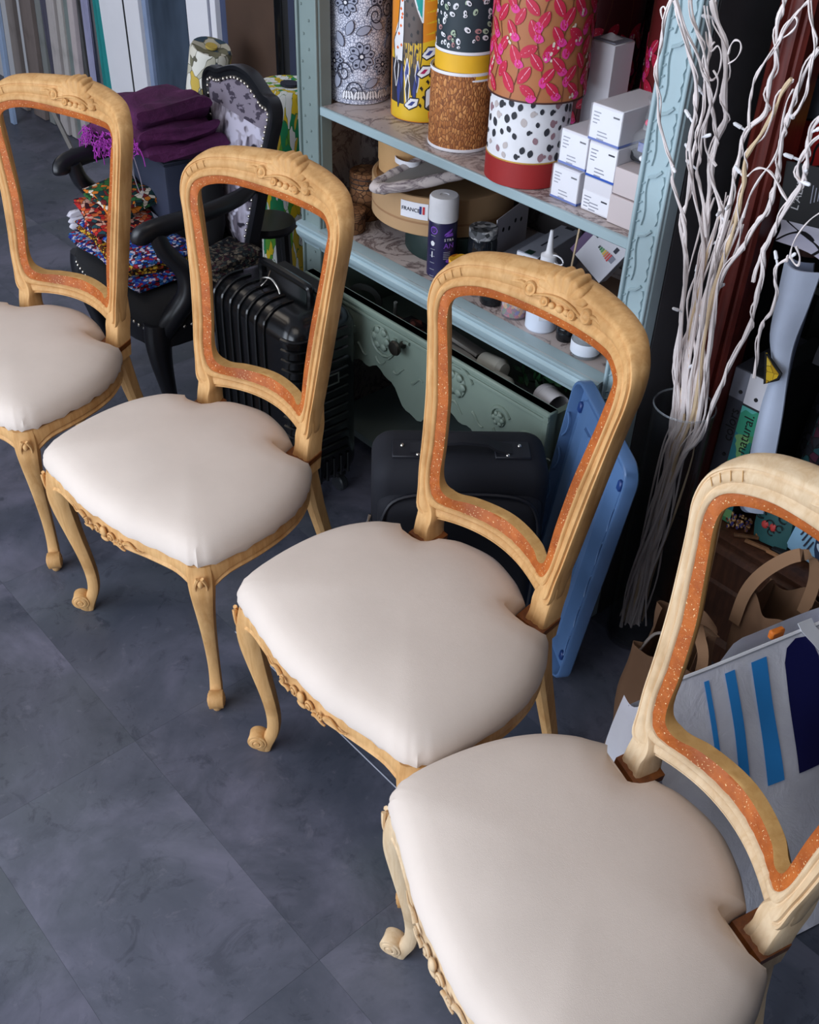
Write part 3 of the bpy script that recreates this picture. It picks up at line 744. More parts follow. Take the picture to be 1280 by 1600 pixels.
for i, (x, y) in enumerate(((110, 1000), (170, 1050), (230, 1010), (290, 1050), (350, 1020), (140, 1180), (240, 1150), (320, 1160))):
    q = [(x, y - 90), (x + 26, y), (x + 18, y + 120), (x, y + 190), (x - 24, y + 40)]; jp(q, 'bl' if i % 3 else 'dg'); jring(q, 'wh' if i % 2 == 0 else 'dg', 9)
for (x, y) in ((480, 860), (430, 1020), (300, 1310)):
    q = [(x - 90, y + 30), (x - 20, y - 50), (x + 80, y - 50), (x + 60, y + 20), (x - 30, y + 60)]; jp(q, 'wh'); jring(q, 'bk', 12); jp([(x - 50, y + 20), (x, y - 20), (x + 40, y - 20), (x, y + 20)], 'pk' if y == 1020 else 'bl')
for x, y in ((505, 950), (565, 1000), (500, 1060), (400, 1170), (470, 1110), (560, 1090), (430, 1250), (390, 1320), (610, 1060), (600, 960)): jp([(x - 20, y), (x, y - 22), (x + 22, y), (x + 12, y + 26), (x - 4, y + 8)], 'bk')
q = [(450, 1190), (560, 1110), (640, 1110), (640, 1330), (520, 1370), (450, 1340)]; jp(q, 'wh'); jring(q, 'bk', 16); jp([(470, 1330), (500, 1310), (510, 1350), (480, 1360)], 'br'); jp([(490, 1380), (530, 1370), (520, 1430), (495, 1440)], 'sp')
wrap(T, r2, P, [JM[k] for k in JL])
# 3 cork drum
t_ = NT('cork_bark', .7); v = t_.coords((1, 1, .45)); vo = t_.voro(v, 190); vb = t_.voro(v, 190, 'DISTANCE_TO_EDGE').outputs['Distance']
c_ = t_.ramp(t_.node('ShaderNodeSeparateColor', {0: vo.outputs['Color']}).outputs[0], [(0, S(150, 88, 44)), (.5, S(186, 118, 62)), (1, S(216, 150, 88))])
t_.base(t_.mix(t_.step(vb, .03, .14), S(128, 74, 38), c_)); t_.bump(vb, .8, .003)
r3 = .0665; s3, n3 = front(-1.532, 1.537, r3)
drum('lampshade', 'cork-covered lampshade with white rims on the upper shelf', s3, n3, .905, r3, .158, t_.m, M['white'], rimh=.006)
# 4 yellow band and dark petals, standing in the cork one
r4 = .0625; T = drum('lampshade', 'dark green petal-print lampshade with yellow band, standing in the cork one', s3 + .004, n3 + .002, 1.046, r4, .26, plain('bottle_green_print', S(40, 54, 62), .6), M['white'])
MB().lathe([(r4 + .0004, 0), (r4 + .0012, .001), (r4 + .0012, .049), (r4 + .0004, .050)], 48).build('band', plain('yellow_band', S(228, 176, 34), .6), T)
MB().lathe([(r4 + .0008, .0505), (r4 + .0018, .0515), (r4 + .0018, .0555), (r4 + .0008, .0565)], 48).build('trim', M['white'], T)
MB().lathe([(r4 - .002, .002), (0, .003)], 32).build('diffuser', M['white'], T)
P = []
for k in range(240):
    u, z = rnd.uniform(-.15, .13), rnd.uniform(.064, .255); a = rnd.uniform(0, 3.1); b = rnd.uniform(.0036, .0076)
    c = rnd.choice([0, 0, 0, 1, 2]); P.append((ell(u, z, b, b * .7, a, 9), c)); P.append((ell(u + b * .2, z - b * .1, b * .5, b * .32, a, 7), 3))
wrap(T, r4, P, [M['w'], plain('dusty_pink', S(178, 128, 128), .7), plain('pale_green', S(176, 196, 168), .7), plain('dark_petal_eye', S(46, 56, 60), .7)])
# 5 white leopard drum with a red foot
r5 = .0790; s5, n5 = front(-1.309, 1.506, r5)
T = drum('lampshade', 'white lampshade with dark and mauve spots above a red band', s5, n5, .905, r5, .165, M['w'])
MB().lathe([(r5 + .0003, 0), (r5 + .0012, .001), (r5 + .0012, .047), (r5 + .0003, .048)], 48).build('band', plain('brick_red_band', S(158, 36, 36), .6), T)
MB().lathe([(r5 + .0005, .0482), (r5 + .0014, .049), (r5 + .0014, .0505), (r5 + .0005, .0512)], 48).build('trim', plain('gold_trim', S(216, 170, 84), .4, .4), T)
P = []; pts = []
for k in range(700):
    u, z = rnd.uniform(-.16, .16), rnd.uniform(.058, .16)
    if all((u - a) ** 2 + (z - b) ** 2 > .0165 ** 2 for a, b in pts): pts.append((u, z))
for u, z in pts:
    a = PI / 2 + rnd.uniform(-.5, .5); b = rnd.uniform(.0052, .0088); c = rnd.choice([0, 0, 0, 1, 2]); P.append((leafp(u, z, b, b * .75, a), c))
    if rnd.random() < .3: P.append((ell(u + b * .9, z + b * .2, b * .35, b * .4), c))
wrap(T, r5, P, [plain('charcoal_spot', S(48, 50, 58), .7), plain('mauve_spot', S(156, 122, 130), .7), plain('stone_spot', S(196, 186, 184), .7)])
# 6 pink leaves on ochre, standing on the spotted one
def leafshade(label, s, n, z, r, h, base, seed, dark=False):
    T = drum('lampshade', label, s, n, z, r, h, base, plain('shade_edge_' + str(seed), S(70, 36, 30), .6), rimh=.003)
    rr = random.Random(seed); P = []
    mats = [plain('crimson_leaf_%d' % seed, S(196, 30, 66), .6), plain('magenta_leaf_%d' % seed, S(226, 60, 150), .6), plain('rib_pink_%d' % seed, S(238, 170, 190), .6), plain('stem_brown_%d' % seed, S(110, 56, 34), .6), plain('berry_%d' % seed, S(222, 206, 190), .6)]
    circ = PI * r
    for c in range(-6, 7):
        u0 = c * .043
        path = [(u0 + .008 * math.sin(k * .9 + c), .004 + k * h / 12) for k in range(13)]
        P += [(q, 3) for q in strip(path, .0016)]
        for k in range(10):
            z0 = .010 + k * .0235 + rr.uniform(-.003, .003); sd = 1 if k % 2 else -1; a = PI / 2 - sd * rr.uniform(.35, 1.0)
            L = rr.uniform(.017, .021); u1, z1 = u0 + .008 * math.sin(k * .9) + L * 1.1 * math.cos(a), z0 + L * 1.1 * math.sin(a)
            if z1 + L > h or z1 - L < 0: continue
            if rr.random() < .55: P.append((leafp(u1 - sd * .008, z1 - .012, .010, .0075, a + .8), 1))
            P.append((leafp(u1, z1, L, L * .52, a), 0)); P += [(q, 2) for q in strip([(u1 - L * .7 * math.cos(a), z1 - L * .7 * math.sin(a)), (u1 + L * .9 * math.cos(a), z1 + L * .9 * math.sin(a))], .0012)]
            if rr.random() < .35:
                for j in range(4): P.append((ell(u0 + sd * .016 + rr.uniform(-.006, .006), z0 + rr.uniform(-.008, .01), .0024, .0028, 0, 7), 4))
    P = [(p, m) for p, m in P if all(0 < z_ < h for _, z_ in p)]
    wrap(T, r, P, mats)
    return T
leafshade('ochre lampshade with crimson leaf print, standing on the spotted one', s5 + .004, n5 + .006, 1.0705, .0925, .26, plain('ochre_print', S(178, 112, 70), .6), 21)
leafshade('dark red leaf-print lampshade at the back, between the tall white box and the carved post', -1.222, 1.815, .905, .074, .42, plain('dark_red_print', S(104, 24, 24), .6), 22)
leafshade('maroon leaf-print lampshade at the back, between the ochre lampshade and the tall white box', -1.425, 1.818, .905, .074, .42, plain('maroon_print', S(84, 20, 26), .6), 23)

# ---------------------------------------------------------------- boxes on the upper shelf
def lines(parent, x0, z0, w_, rows, y, name='print', mat=None):   # tiny unreadable print on a face looking along -y
    mb = MB()
    for k, f in enumerate(rows):
        mb.box((x0 + w_ * f / 2, y, z0 - k * .0062), (w_ * f, .0004, .0018))
    return mb.build(name, mat or M['inkgrey'], parent)
def small_box(label, s, n, z, w_=.066, d=.10, h=.064, rot=0., wrapped=False, label_panel=False, plainbox=False, cat='box', group='small boxes stacked on the upper shelf'):
    t = thing('carton', label, cat, at(s, n, z), ROT + R(rot), group)
    m = plain('plain_carton_board', S(204, 192, 192), .8, var=.02) if plainbox else M['offwhite']
    MB().box((w_ / 2, d / 2, h / 2), (w_, d, h), ch=.0012).build('body', m, t)
    if plainbox:
        MB().box((w_ / 2, d / 2, h + .0003), (w_ * .98, .003, .0006)).build('flap_seam', M['inkgrey'], t)
        return t
    if not label_panel: MB().box((w_ / 2, d / 2 - .0004, .0022), (w_ + .0008, d + .0008, .0042)).build('edge_band', M['blueedge'], t)
    hz = h * .62 if label_panel else h - .002
    MB().box((w_ / 2, -.0003, hz / 2 + .001), (w_ - .002, .0006, hz - .006)).build('front_label', M['paper'], t)
    lines(t, .006, hz - .012, .018, (.9, .7, .8, .55), -.0008)
    lines(t, .019, .018, .026, (.8, .9, .6), -.0008)
    MB().box((w_ - .013, -.0008, hz - .012), (.014, .0004, .0028)).build('emblem', M['ink'], t)
    if wrapped:
        mb = MB(); rr = random.Random(int(-s * 1000))
        mb.grid(lambda u, v: Vector((-.001 + (w_ + .002) * u, -.0016 - .0016 * rr.random(), h * v)), 7, 7, smooth=False)
        mb.grid(lambda u, v: Vector((-.001 + (w_ + .002) * u, -.0016 + (d + .001) * v, h + .0003 + .0007 * rr.random())), 7, 7, smooth=False)
        mb.grid(lambda u, v: Vector((w_ + .0012 + .0016 * rr.random(), d * u, h * v)), 6, 6, smooth=False)
        mb.build('film_wrap', FILM, t)
    return t
FILM = glass('clear_film', (.95, .96, 1, 1), .12, .16)
small_box('film-wrapped white carton with blue foot at the shelf edge, beside the red band', -1.264, 1.515, .905, wrapped=True)
small_box('film-wrapped white carton directly on the one beside the red band', -1.259, 1.521, .9715, wrapped=True)
small_box('white carton with low label panel, bottom of the middle stack', -1.188, 1.516, .905, label_panel=True)
small_box('white carton in the middle of the stack, under the topmost carton', -1.186, 1.515, .9705)
small_box('topmost film-wrapped white carton, its side dark and crinkled', -1.190, 1.513, 1.0365, w_=.070, d=.13, wrapped=True)
small_box('plain pinkish carton low beside the carved post', -1.1185, 1.508, .905, w_=.068, h=.052, plainbox=True)
small_box('plain pinkish carton on another, beside the carved post', -1.1185, 1.512, .9585, w_=.062, h=.048, plainbox=True)
t = thing('tall_carton', 'tall plain white carton standing behind the small cartons', 'box', at(-1.336, 1.662, .905), ROT)
MB().box((.031, .03, .124), (.062, .06, .248), ch=.0015).build('body', M['offwhite'], t)
MB().box((.031, .03, .2495), (.056, .05, .002)).build('lid_recess', M['inkgrey'], t)
mb = MB(); mb.rings([[Vector((.012 + .034 * u, .014 + .0, .2508)), Vector((.012 + .034 * u, .028, .2508 + .010 * math.sin(PI * u))), Vector((.012 + .034 * u, .044, .2508))] for u in [k / 6 for k in range(7)]], closed=False, caps=False); mb.build('tuck_flap', M['offwhite'], t)
mb = MB(); rr = random.Random(7)
mb.grid(lambda u, v: Vector((.055 * math.cos(2 * PI * u) * (.35 + .65 * math.sin(PI * (.1 + .85 * v))) * rr.uniform(.85, 1.1), .035 * math.sin(2 * PI * u) * (.35 + .65 * math.sin(PI * (.1 + .85 * v))) * rr.uniform(.85, 1.1), .002 + .06 * v)), 16, 8, smooth=False, closed_u=True)
t = thing('parts_bag', 'clear plastic bag of small fittings lying on the plain pinkish carton', 'bag', at(-1.085, 1.570, 1.0085), ROT)
mb.build('film', FILM, t)
MB().box((-.01, -.012, .012), (.05, .02, .02), ch=.004).build('fitting', M['dark'], t)
MB().box((.004, -.030, .034), (.034, .002, .016), ch=.0004).build('tag', plain('lilac_tag', S(112, 122, 168), .5), t)
for k in range(3): MB().sphere((-.004 + k * .011, -.026, .014), .005).build('bead', M['w'], t)
t = thing('trinket_bag', 'clear plastic bag with dark and bright pink trinkets beside the topmost carton', 'bag', at(-1.083, 1.575, 1.0705), ROT)
mb = MB(); mb.grid(lambda u, v: Vector((.03 * math.cos(2 * PI * u) * rr.uniform(.8, 1.1), .03 * math.sin(2 * PI * u) * rr.uniform(.8, 1.1), .05 * v)), 12, 6, smooth=False, closed_u=True); mb.build('film', FILM, t)
MB().box((0, 0, .018), (.03, .03, .03), ch=.006).build('trinket', M['dark'], t)
for k in range(3): MB().sphere((-.014 + k * .010, -.018, .010 + .004 * (k % 2)), .006).build('bead', plain('hot_pink_bead', S(226, 36, 92), .3), t)
for k, (s_, n_, z_, lab) in enumerate(((-1.088, 1.672, .985, 'grey-white disc shade standing behind the topmost carton'),)):
    t = thing('reflector_dish', lab, 'dish', at(s_, n_, .905), ROT)
    if k == 0: MB().lathe([(0, .0), (.03, .003), (.06, .010), (.062, .013), (.058, .012), (.03, .006), (0, .004)], 32, M=Matrix.Translation((0, 0, .165)) @ Matrix.Rotation(R(72), 4, 'X') ).lathe([(.03, 0), (.03, .10), (.004, .105)], 20).build('dish', plain('grey_white_plastic', S(176, 176, 182), .5), t)
    else: MB().lathe([(.028, 0), (.05, .09), (.054, .095), (.05, .093), (.026, .004), (0, .004)], 32).build('dish', plain('grey_white_plastic', S(176, 176, 182), .5), t)

# ---------------------------------------------------------------- lower shelf
Z2 = .610
t = thing('hat_drum', 'flat dark green drum lying under the kraft drum', 'drum', at(-1.678, 1.678, Z2), ROT)
MB().lathe([(0, 0), (.118, 0), (.12, .003), (.12, .063), (.118, .066), (0, .066)], 48).build('body', plain('deep_green_drum', S(20, 42, 40), .6), t)
t = thing('hat_drum', 'wide low kraft drum carrying the smaller drum, with a white card on its front', 'drum', at(-1.740, 1.690, Z2 + .066), ROT)
MB().lathe([(0, 0), (.168, 0), (.170, .002), (.170, .088), (.168, .090), (.160, .090), (.158, .086), (0, .086)], 64).build('body', M['card'], t)
a0 = R(-40)
MB().lathe([(.1702, .028), (.1706, .030), (.1706, .031), (.1702, .033)], 64).build('seam', plain('kraft_edge', S(160, 120, 84), .8), t)
t = thing('hat_drum', 'small kraft drum with a white strap handle, on top of the wide drum', 'drum', at(-1.812, 1.640, Z2 + .156), ROT)
MB().lathe([(0, 0), (.068, 0), (.070, .002), (.070, .024), (.0715, .0245), (.0715, .108), (.069, .108), (.069, .1), (0, .1)], 48).build('body', plain('honey_kraft', S(196, 154, 104), .75), t)
hm = MB(); hm.rings([[Vector((.055 + .036 * math.cos(b), -.050 + .026 * math.sin(b) , .046 + dz)) * 1 for dz in (-.006, .006)] + [Vector((.055 + .0345 * math.cos(b), -.050 + .0245 * math.sin(b), .046 + dz)) for dz in (.006, -.006)] for b in [2 * PI * k / 28 for k in range(28)]], loop=True)
hm.build('strap_handle', M['white'], t)
# padded oval tray edge covered in printed cloth
PRINTC = marble('sketch_print_cloth', S(206, 194, 190), S(84, 66, 78), S(182, 170, 170), .9, 7.)
t = thing('fabric_tray', 'oval tray bound in sketch-printed cloth, resting tilted on the wide kraft drum', 'tray', at(-1.668, 1.612, .820), ROT)
ax = (Vector((-1.625, 1.755, .862)) - Vector((-1.785, 1.492, .774))).normalized(); wd = Vector((.83, -.50, -.05)); wd = (wd - ax * ax.dot(wd)).normalized()
L2, W2 = .158, .060
ovl = [ax * L2 * math.cos(b) + wd * W2 * math.sin(b) * (1 - .35 * math.cos(b) * -1) for b in [2 * PI * k / 40 for k in range(40)]]
mb = MB(); mb.tube(ovl, [.0125 + .0012 * math.sin(k * 2.3) for k in range(40)], 10, loop=True); mb.build('padded_edge', PRINTC, t)
nz = ax.cross(wd).normalized(); nz = nz if nz.z > 0 else -nz
mb = MB(); mb.add([v + nz * .002 for v in ovl], [tuple(range(40))], 0, False); mb.add([v - nz * .004 for v in ovl], [tuple(range(40))[::-1]], 0, False); mb.build('panel', plain('grey_lining', S(128, 124, 120), .8), t)
t = thing('origin_card', 'small white FRANCE card with blue and red marks on the wide kraft drum', 'card', at(-1.740, 1.690, Z2 + .066), ROT)
def card_pt(u, z, e=.0012): th = R(-66) + u / .171; return Vector(((.171 + e) * math.cos(th), (.171 + e) * math.sin(th), z))
mb = MB(); mb.rings([[card_pt(u, .040), card_pt(u, .078), card_pt(u, .078, .0006), card_pt(u, .040, .0006)] for u in (-.034, -.017, 0, .017, .034)]); mb.build('card', M['paper'], t)
cx = face_mx(card_pt(-.008, .060, .0018), (card_pt(.01, .06) - card_pt(-.026, .06)), (0, 0, 1))
text('lettering', 'FRANCE', .0125, M['ink_navy'], t, cx)
for u, c in ((.016, S(30, 50, 120)), (.0235, S(200, 40, 50))):
    o_ = card_pt(u, .062, .0018); MB().box((0, 0, 0), (.005, .018, .0004), M=face_mx(o_, card_pt(u + .01, .06) - card_pt(u - .01, .06), (0, 0, 1))).build('mark', plain('flag_mark', c, .6), t)
WICK = palette('cane_weave', [S(132, 92, 62), S(150, 108, 74), S(116, 78, 52)], 60, S(70, 46, 32), .06)
for s_, n_, h_, r_, lab in ((-1.899, 1.530, .055, .040, 'small brown cane box at the shelf edge beside the sage post'), (-1.938, 1.615, .118, .040, 'taller brown cane box with slots, behind the small cane box')):
    t = thing('cane_box', lab, 'box', at(s_, n_, Z2), ROT)
    MB().lathe([(0, 0), (r_ * .93, 0), (r_, .004), (r_, h_ * .62), (r_ * 1.02, h_ * .64), (r_ * 1.02, h_ * .97), (r_ * .95, h_), (0, h_)], 28).build('body', WICK, t)
    mb = MB()
    for k in range(3): mb.lathe([(r_ * 1.021, h_ * (.68 + .1 * k)), (r_ * 1.026, h_ * (.69 + .1 * k)), (r_ * 1.021, h_ * (.70 + .1 * k))], 28)
    tag(mb.build('slot_row', M['dark'], t), kind='stuff')
# spray can
def can_center(s, nf, r): return front(s, nf, r)
r_ = .0325; cs, cn = front(-1.561, 1.526, r_)
t = thing('spray_can', 'dark violet spray can with a white cap and purple printing', 'spray can', at(cs, cn, Z2), ROT)
VIO = plain('violet_can', S(36, 32, 74), .35); PUR = plain('purple_print', S(140, 84, 204), .5)
MB().lathe([(0, .002), (.028, 0), (.0325, .002), (.0325, .128), (.0315, .134), (.026, .140), (0, .141)], 40).build('body', VIO, t)
MB().lathe([(.0328, .132), (.0332, .134), (.0325, .182), (.030, .186), (.010, .186), (.009, .1845), (0, .1845)], 40).build('cap', M['w'], t)
def on_can(u, z, r=.0325, e=.0008):
    th = FACE + u / r; return Vector(((r + e) * math.cos(th), (r + e) * math.sin(th), z))
def can_text(body, u, z, size, mat, r=.0325):
    wd_ = [.0] ; 
    for i, ch in enumerate(body):
        uu = u + (i - (len(body) - 1) / 2) * size * .72
        if ch != ' ': text('lettering', ch, size, mat, t, face_mx(on_can(uu, z, r), on_can(uu + .002, z, r) - on_can(uu - .002, z, r), (0, 0, 1)))
can_text('STRA', .012, .094, .0085, M['w']); can_text('AN', .012, .080, .017, PUR)
P = [([(.004, .104), (.02, .112), (.024, .120), (.017, .117), (.006, .109)], 1), ([(.006, .102), (.026, .102), (.024, .110), (.012, .108)], 1), (ell(.018, .044, .008, .0045), 1)]
for k in range(5): P.append(([(.004, .066 - k * .004), (.020, .066 - k * .004), (.020, .0645 - k * .004), (.004, .0645 - k * .004)], 2))
P += [(q, 1) for q in ring(ell(-.020, .114, .008, .008), .002)] + [(q, 1) for q in ring(leafp(-.020, .116, .005, .003, PI / 2), .001)]
P += [(ell(-.022, .083, .005, .006), 0), ([(-.0235, .064), (-.021, .064), (-.021, .05), (-.0235, .05)], 0)]
for k in range(7): P.append(([(-.028, .102 - .016 * k), (-.015, .102 - .016 * k), (-.016, .1005 - .016 * k), (-.028, .1005 - .016 * k)], 2))
wrap(t, .0325, P, [M['w'], PUR, M['inkgrey']], eps=.0006)
# jars and bottles
def jar(label, s, nf, r, h, glass_c, fill_c, lid_c=None, lidh=.014, cat='jar', shoulder=True, gl=.35, band=None):
    c = front(s, nf, r); t = thing('jar', label, cat, at(c[0], c[1], Z2), ROT, 'jars on the lower shelf')
    hb_ = h - (lidh if lid_c else 0)
    MB().lathe([(0, 0), (r * .9, 0), (r, .004), (r, hb_ * .85), (r * (.9 if shoulder else 1), hb_), (r * .86, hb_), (r * .94, hb_ * .84), (r * .94, .006), (0, .004)], 28).build('glass', glass('jar_glass_%d' % int(-s * 1e4), glass_c, .05, gl), t)
    if fill_c: MB().lathe([(0, .005), (r * .9, .005), (r * .92, .008), (r * .92, hb_ * .74), (0, hb_ * .74)], 24).build('contents', fill_c, t)
    if lid_c: MB().lathe([(r * .96, hb_ - .002), (r * .98, hb_), (r * .98, h - .001), (r * .94, h), (r * .6, h - .0015), (0, h - .0015)], 28).build('lid', lid_c, t)
    if band: MB().lathe([(r + .0004, hb_ * .18), (r + .0009, hb_ * .2), (r + .0009, hb_ * .66), (r + .0004, hb_ * .68)], 28).build('paper_label', band, t)
    return t
AMBER = palette('amber_crust', [S(226, 150, 28), S(188, 108, 20), S(70, 44, 22), S(240, 178, 50)], 55)
GLIT = palette('metal_flakes', [S(150, 152, 156), S(98, 100, 104), S(60, 62, 64), S(190, 190, 190)], 90)
jar('dark glass jar with mottled silver lid behind the spray can', -1.498, 1.592, .0335, .115, S(30, 34, 40), M['dark'], GLIT, .018, gl=.8)
jar('low jar with crusted amber lid, beside the spray can', -1.502, 1.527, .0265, .060, S(40, 34, 28), M['dark'], AMBER, .015, gl=.8)
jar('small black glass jar seen through the chair back', -1.392, 1.522, .0275, .055, S(24, 28, 32), M['dark'], None, gl=.85)
jar('jar of many-coloured snippets with flat black lid, seen through the chair back', -1.318, 1.518, .031, .112, S(200, 190, 200), palette('snippets', [S(196, 40, 60), S(40, 70, 170), S(220, 200, 190), S(120, 30, 80), S(60, 120, 60), S(228, 170, 60)], 120), M['rubber'], .014, gl=.25)
jar('tiny black jar beside the white squeeze bottle', -1.187, 1.531, .0195, .042, S(20, 22, 26), M['dark'], M['rubber'], .010, gl=.9)
jar('clear jar of dark liquid with a white and blue label, before the carved post', -1.112, 1.510, .030, .062, S(190, 196, 200), M['dark'], plain('grey_lid', S(150, 160, 170), .4), .012, band=plain('label_white_blue', S(222, 228, 238), .6, var=.02), gl=.3)
t = jar('round tub with pale blue lid beside the carved post', -1.106, 1.585, .034, .074, S(40, 44, 50), M['dark'], plain('sky_blue_lid', S(108, 168, 214), .4), .012, cat='tub', gl=.9)
# white squeeze bottle
r_ = .0335; c = front(-1.243, 1.520, r_)
t = thing('squeeze_bottle', 'white squeeze bottle with a thin pointed nozzle', 'bottle', at(c[0], c[1], Z2), ROT)
MB().lathe([(0, 0), (.030, 0), (.0335, .004), (.0335, .120), (.031, .128), (.016, .152), (.0145, .154), (0, .154)], 32).build('body', plain('milky_plastic', S(216, 224, 238), .4, var=.02), t)
MB().lathe([(.0165, .150), (.0168, .164), (.011, .167), (.0075, .171), (.006, .186), (.0035, .216), (0, .2175)], 24).build('nozzle', M['w'], t)
MB().tube([(.0165 * math.cos(b) + .022, .0, .160 + .009 * math.sin(b)) for b in [k * .5 for k in range(13)]], .0016, 6).build('cap_loop', M['w'], t)
MB().box((0, 0, 0), (.026, .034, .0006), M=face_mx(on_can(0, .05, .0335, .0006), on_can(.01, .05, .0335) - on_can(-.01, .05, .0335), (0, 0, 1))).build('label', M['paper'], t)
t = thing('skewer', 'long pale wooden skewer standing in the squeeze bottle', 'stick', at(c[0] + .0, c[1] + .03, Z2), ROT)
MB().tube([(.018, .010, .002), (.034, .014, .235)], .0022, 6).build('stick', M['straw'], t)
# boxes on the lower shelf
def cuboid(name, label, cat, s, n, z, d, mat, rot=0., ch=.0015):
    t = thing(name, label, cat, at(s, n, z), ROT + R(rot)); MB().box((d[0] / 2, d[1] / 2, d[2] / 2), d, ch=ch).build('body', mat, t); return t
GREY = plain('pale_grey_box', S(168, 172, 184), .6, var=.03)
t = cuboid('long_box', 'long pale grey box with green and white seal on its end', 'box', -1.444, 1.640, Z2, (.056, .185, .082), GREY, 10)
MB().box((.028, -.0006, .056), (.054, .0008, .048)).build('end_label', M['paper'], t)
MB().box((.028, -.0012, .062), (.018, .0008, .026)).build('seal', plain('green_seal', S(20, 122, 82), .5), t)
MB().box((.028, .010, .0824), (.018, .020, .0008)).build('seal', plain('dark_green_seal', S(26, 60, 52), .5), t)
MB().box((.028, .09, .0824), (.004, .07, .0006)).build('print', M['ink'], t)
MB().box((.028, .178, .0824), (.022, .012, .0006)).build('notch', M['dark'], t)
cuboid('flat_box', 'flat pale grey box lying beside the long grey box', 'box', -1.500, 1.640, Z2, (.042, .17, .050), plain('silver_grey_box', S(150, 154, 166), .5, var=.03), 10)
t = thing('perforated_card', 'white card with punched holes standing behind the jars', 'card', at(-1.525, 1.655, Z2), ROT + R(108))
MB().box((.085, 0, .060), (.17, .002, .12)).build('card', M['offwhite'], t)
for k in range(4): MB().lathe([(0, -.0014), (.0055, -.0014), (.0055, .0014), (0, .0014)], 14, M=face_mx((.035 + .032 * k, 0, .085 - .008 * (k % 2)), (1, 0, 0), (0, 0, 1))).build('hole', M['dark'], t)
t = thing('ink_box', 'white box with a row of colour bars, tilted beside the carved post', 'box', at(-1.238, 1.67, .752), (R(-14), R(30), ROT + R(4)))
MB().box((0, .018, 0), (.082, .034, .095), ch=.001).build('body', M['offwhite'], t)
MB().box((-.048, .017, .0), (.018, .033, .095), ch=.001).build('edge_panel', plain('plum_panel', S(74, 36, 92), .5), t)
for k, c_ in enumerate((S(30, 60, 50), S(40, 130, 70), S(90, 160, 70), S(220, 190, 60), S(226, 130, 50), S(220, 70, 50), S(206, 40, 50))):
    MB().box((-.012 + k * .0052, -.0004, .006), (.0036, .0006, .006 + .002 * k)).build('colour_bar', plain('colour_bar_%d' % k, c_, .5), t)
MB().box((.020, -.0004, .028), (.008, .0006, .012)).build('print', M['ink'], t); MB().box((.026, -.0004, .008), (.010, .0006, .014)).build('print', M['inkgrey'], t)
MB().box((-.030, -.0004, .028), (.005, .0006, .026)).build('print', M['ink'], t)
t = cuboid('board_stack', 'brown cardboard box under the tilted colour-bar box', 'box', -1.262, 1.655, Z2, (.10, .09, .060), plain('brown_board', S(104, 78, 60), .8), 4)
t = thing('folded_bag', 'crumpled grey-black bag pushed against the carved post', 'bag', at(-1.105, 1.715, Z2), ROT)
rr = random.Random(3); mb = MB(); mb.grid(lambda u, v: Vector((.05 * math.cos(2 * PI * u) * (1.05 - .6 * v) * rr.uniform(.86, 1.1), .06 * math.sin(2 * PI * u) * (1.05 - .6 * v) * rr.uniform(.86, 1.1), .17 * v)), 14, 7, smooth=False, closed_u=True)
mb.build('body', plain('grey_black_film', S(58, 58, 64), .45), t)

# ---------------------------------------------------------------- things in the open drawer
DZ = .381
t = thing('ring_plate', 'dark metal plate with a round opening, sticking up in the open drawer', 'plate', at(-1.80, 1.50, DZ), ROT + R(20))
mb = MB(); mb.rings([[Vector((.030 * math.cos(b), dy, .095 + .020 * math.sin(b))) for dy in (-.002, .002)] + [Vector((.048 * math.cos(b) , dy, .095 + .036 * math.sin(b))) for dy in (.002, -.002)] for b in [2 * PI * k / 24 for k in range(24)]], loop=True)
mb.box((0, 0, .03), (.05, .004, .062)); mb.build('plate', plain('dark_steel', S(74, 76, 74), .4, .6), t)
t = thing('paint_pen', 'thin grey pen leaning in the open drawer', 'pen', at(-1.70, 1.505, DZ), ROT); MB().tube([(-.02, .02, .004), (.012, -.004, .128)], .0045, 8).build('barrel', plain('grey_pen', S(110, 112, 108), .4), t)
RED = palette('rusty_scraps', [S(86, 44, 40), S(60, 38, 36), S(116, 66, 58), S(48, 44, 46)], 60)
for k in range(5):
    t = thing('rusty_offcut', 'rust-brown offcut heaped in the open drawer, ' + ('first from the pen', 'second from the pen', 'third from the pen', 'fourth from the pen', 'fifth and farthest from the pen')[k], 'offcut', at(-1.668 + .036 * k, 1.488 + .026 * (k % 2), DZ + .080), (R(20 * k), R(14 * k), ROT + k), 'rust-brown offcuts in the drawer')
    MB().box((0, 0, .012), (.030, .022, .016), ch=.005).build('offcut', RED, t)
t = cuboid('scrap_tray', 'dark scrap box carrying the offcuts in the open drawer', 'box', -1.69, 1.465, DZ, (.18, .09, .075), M['dark'])
GC = plain('grey_board', S(150, 148, 144), .8)
for k, (s_, n_, z_, rz, ry, d, lab) in enumerate(((-1.47, 1.520, DZ + .108, 12, 14, (.10, .05, .008), 'grey board offcut leaning highest in the open drawer'), (-1.43, 1.490, DZ + .094, -6, 6, (.13, .03, .012), 'long grey board offcut lying on the drawer heap'), (-1.37, 1.500, DZ + .086, 24, -5, (.07, .05, .010), 'pale board piece on the drawer heap, beside the long offcut'))):
    t = thing('board_offcut', lab, 'offcut', at(s_, n_, z_), (R(-18 if k == 0 else 5), R(ry), ROT + R(rz))); MB().box((0, 0, 0), d, ch=.001).build('board', GC if k < 2 else M['offwhite'], t)
cuboid('scrap_box', 'dark cardboard box under the grey board offcuts in the drawer', 'box', -1.505, 1.465, DZ, (.10, .10, .075), plain('dark_board', S(70, 64, 60), .8))
t = thing('garland', 'dark green artificial garland coiled in the open drawer', 'garland', at(-1.25, 1.585, DZ), ROT)
rr = random.Random(8); mb = MB()
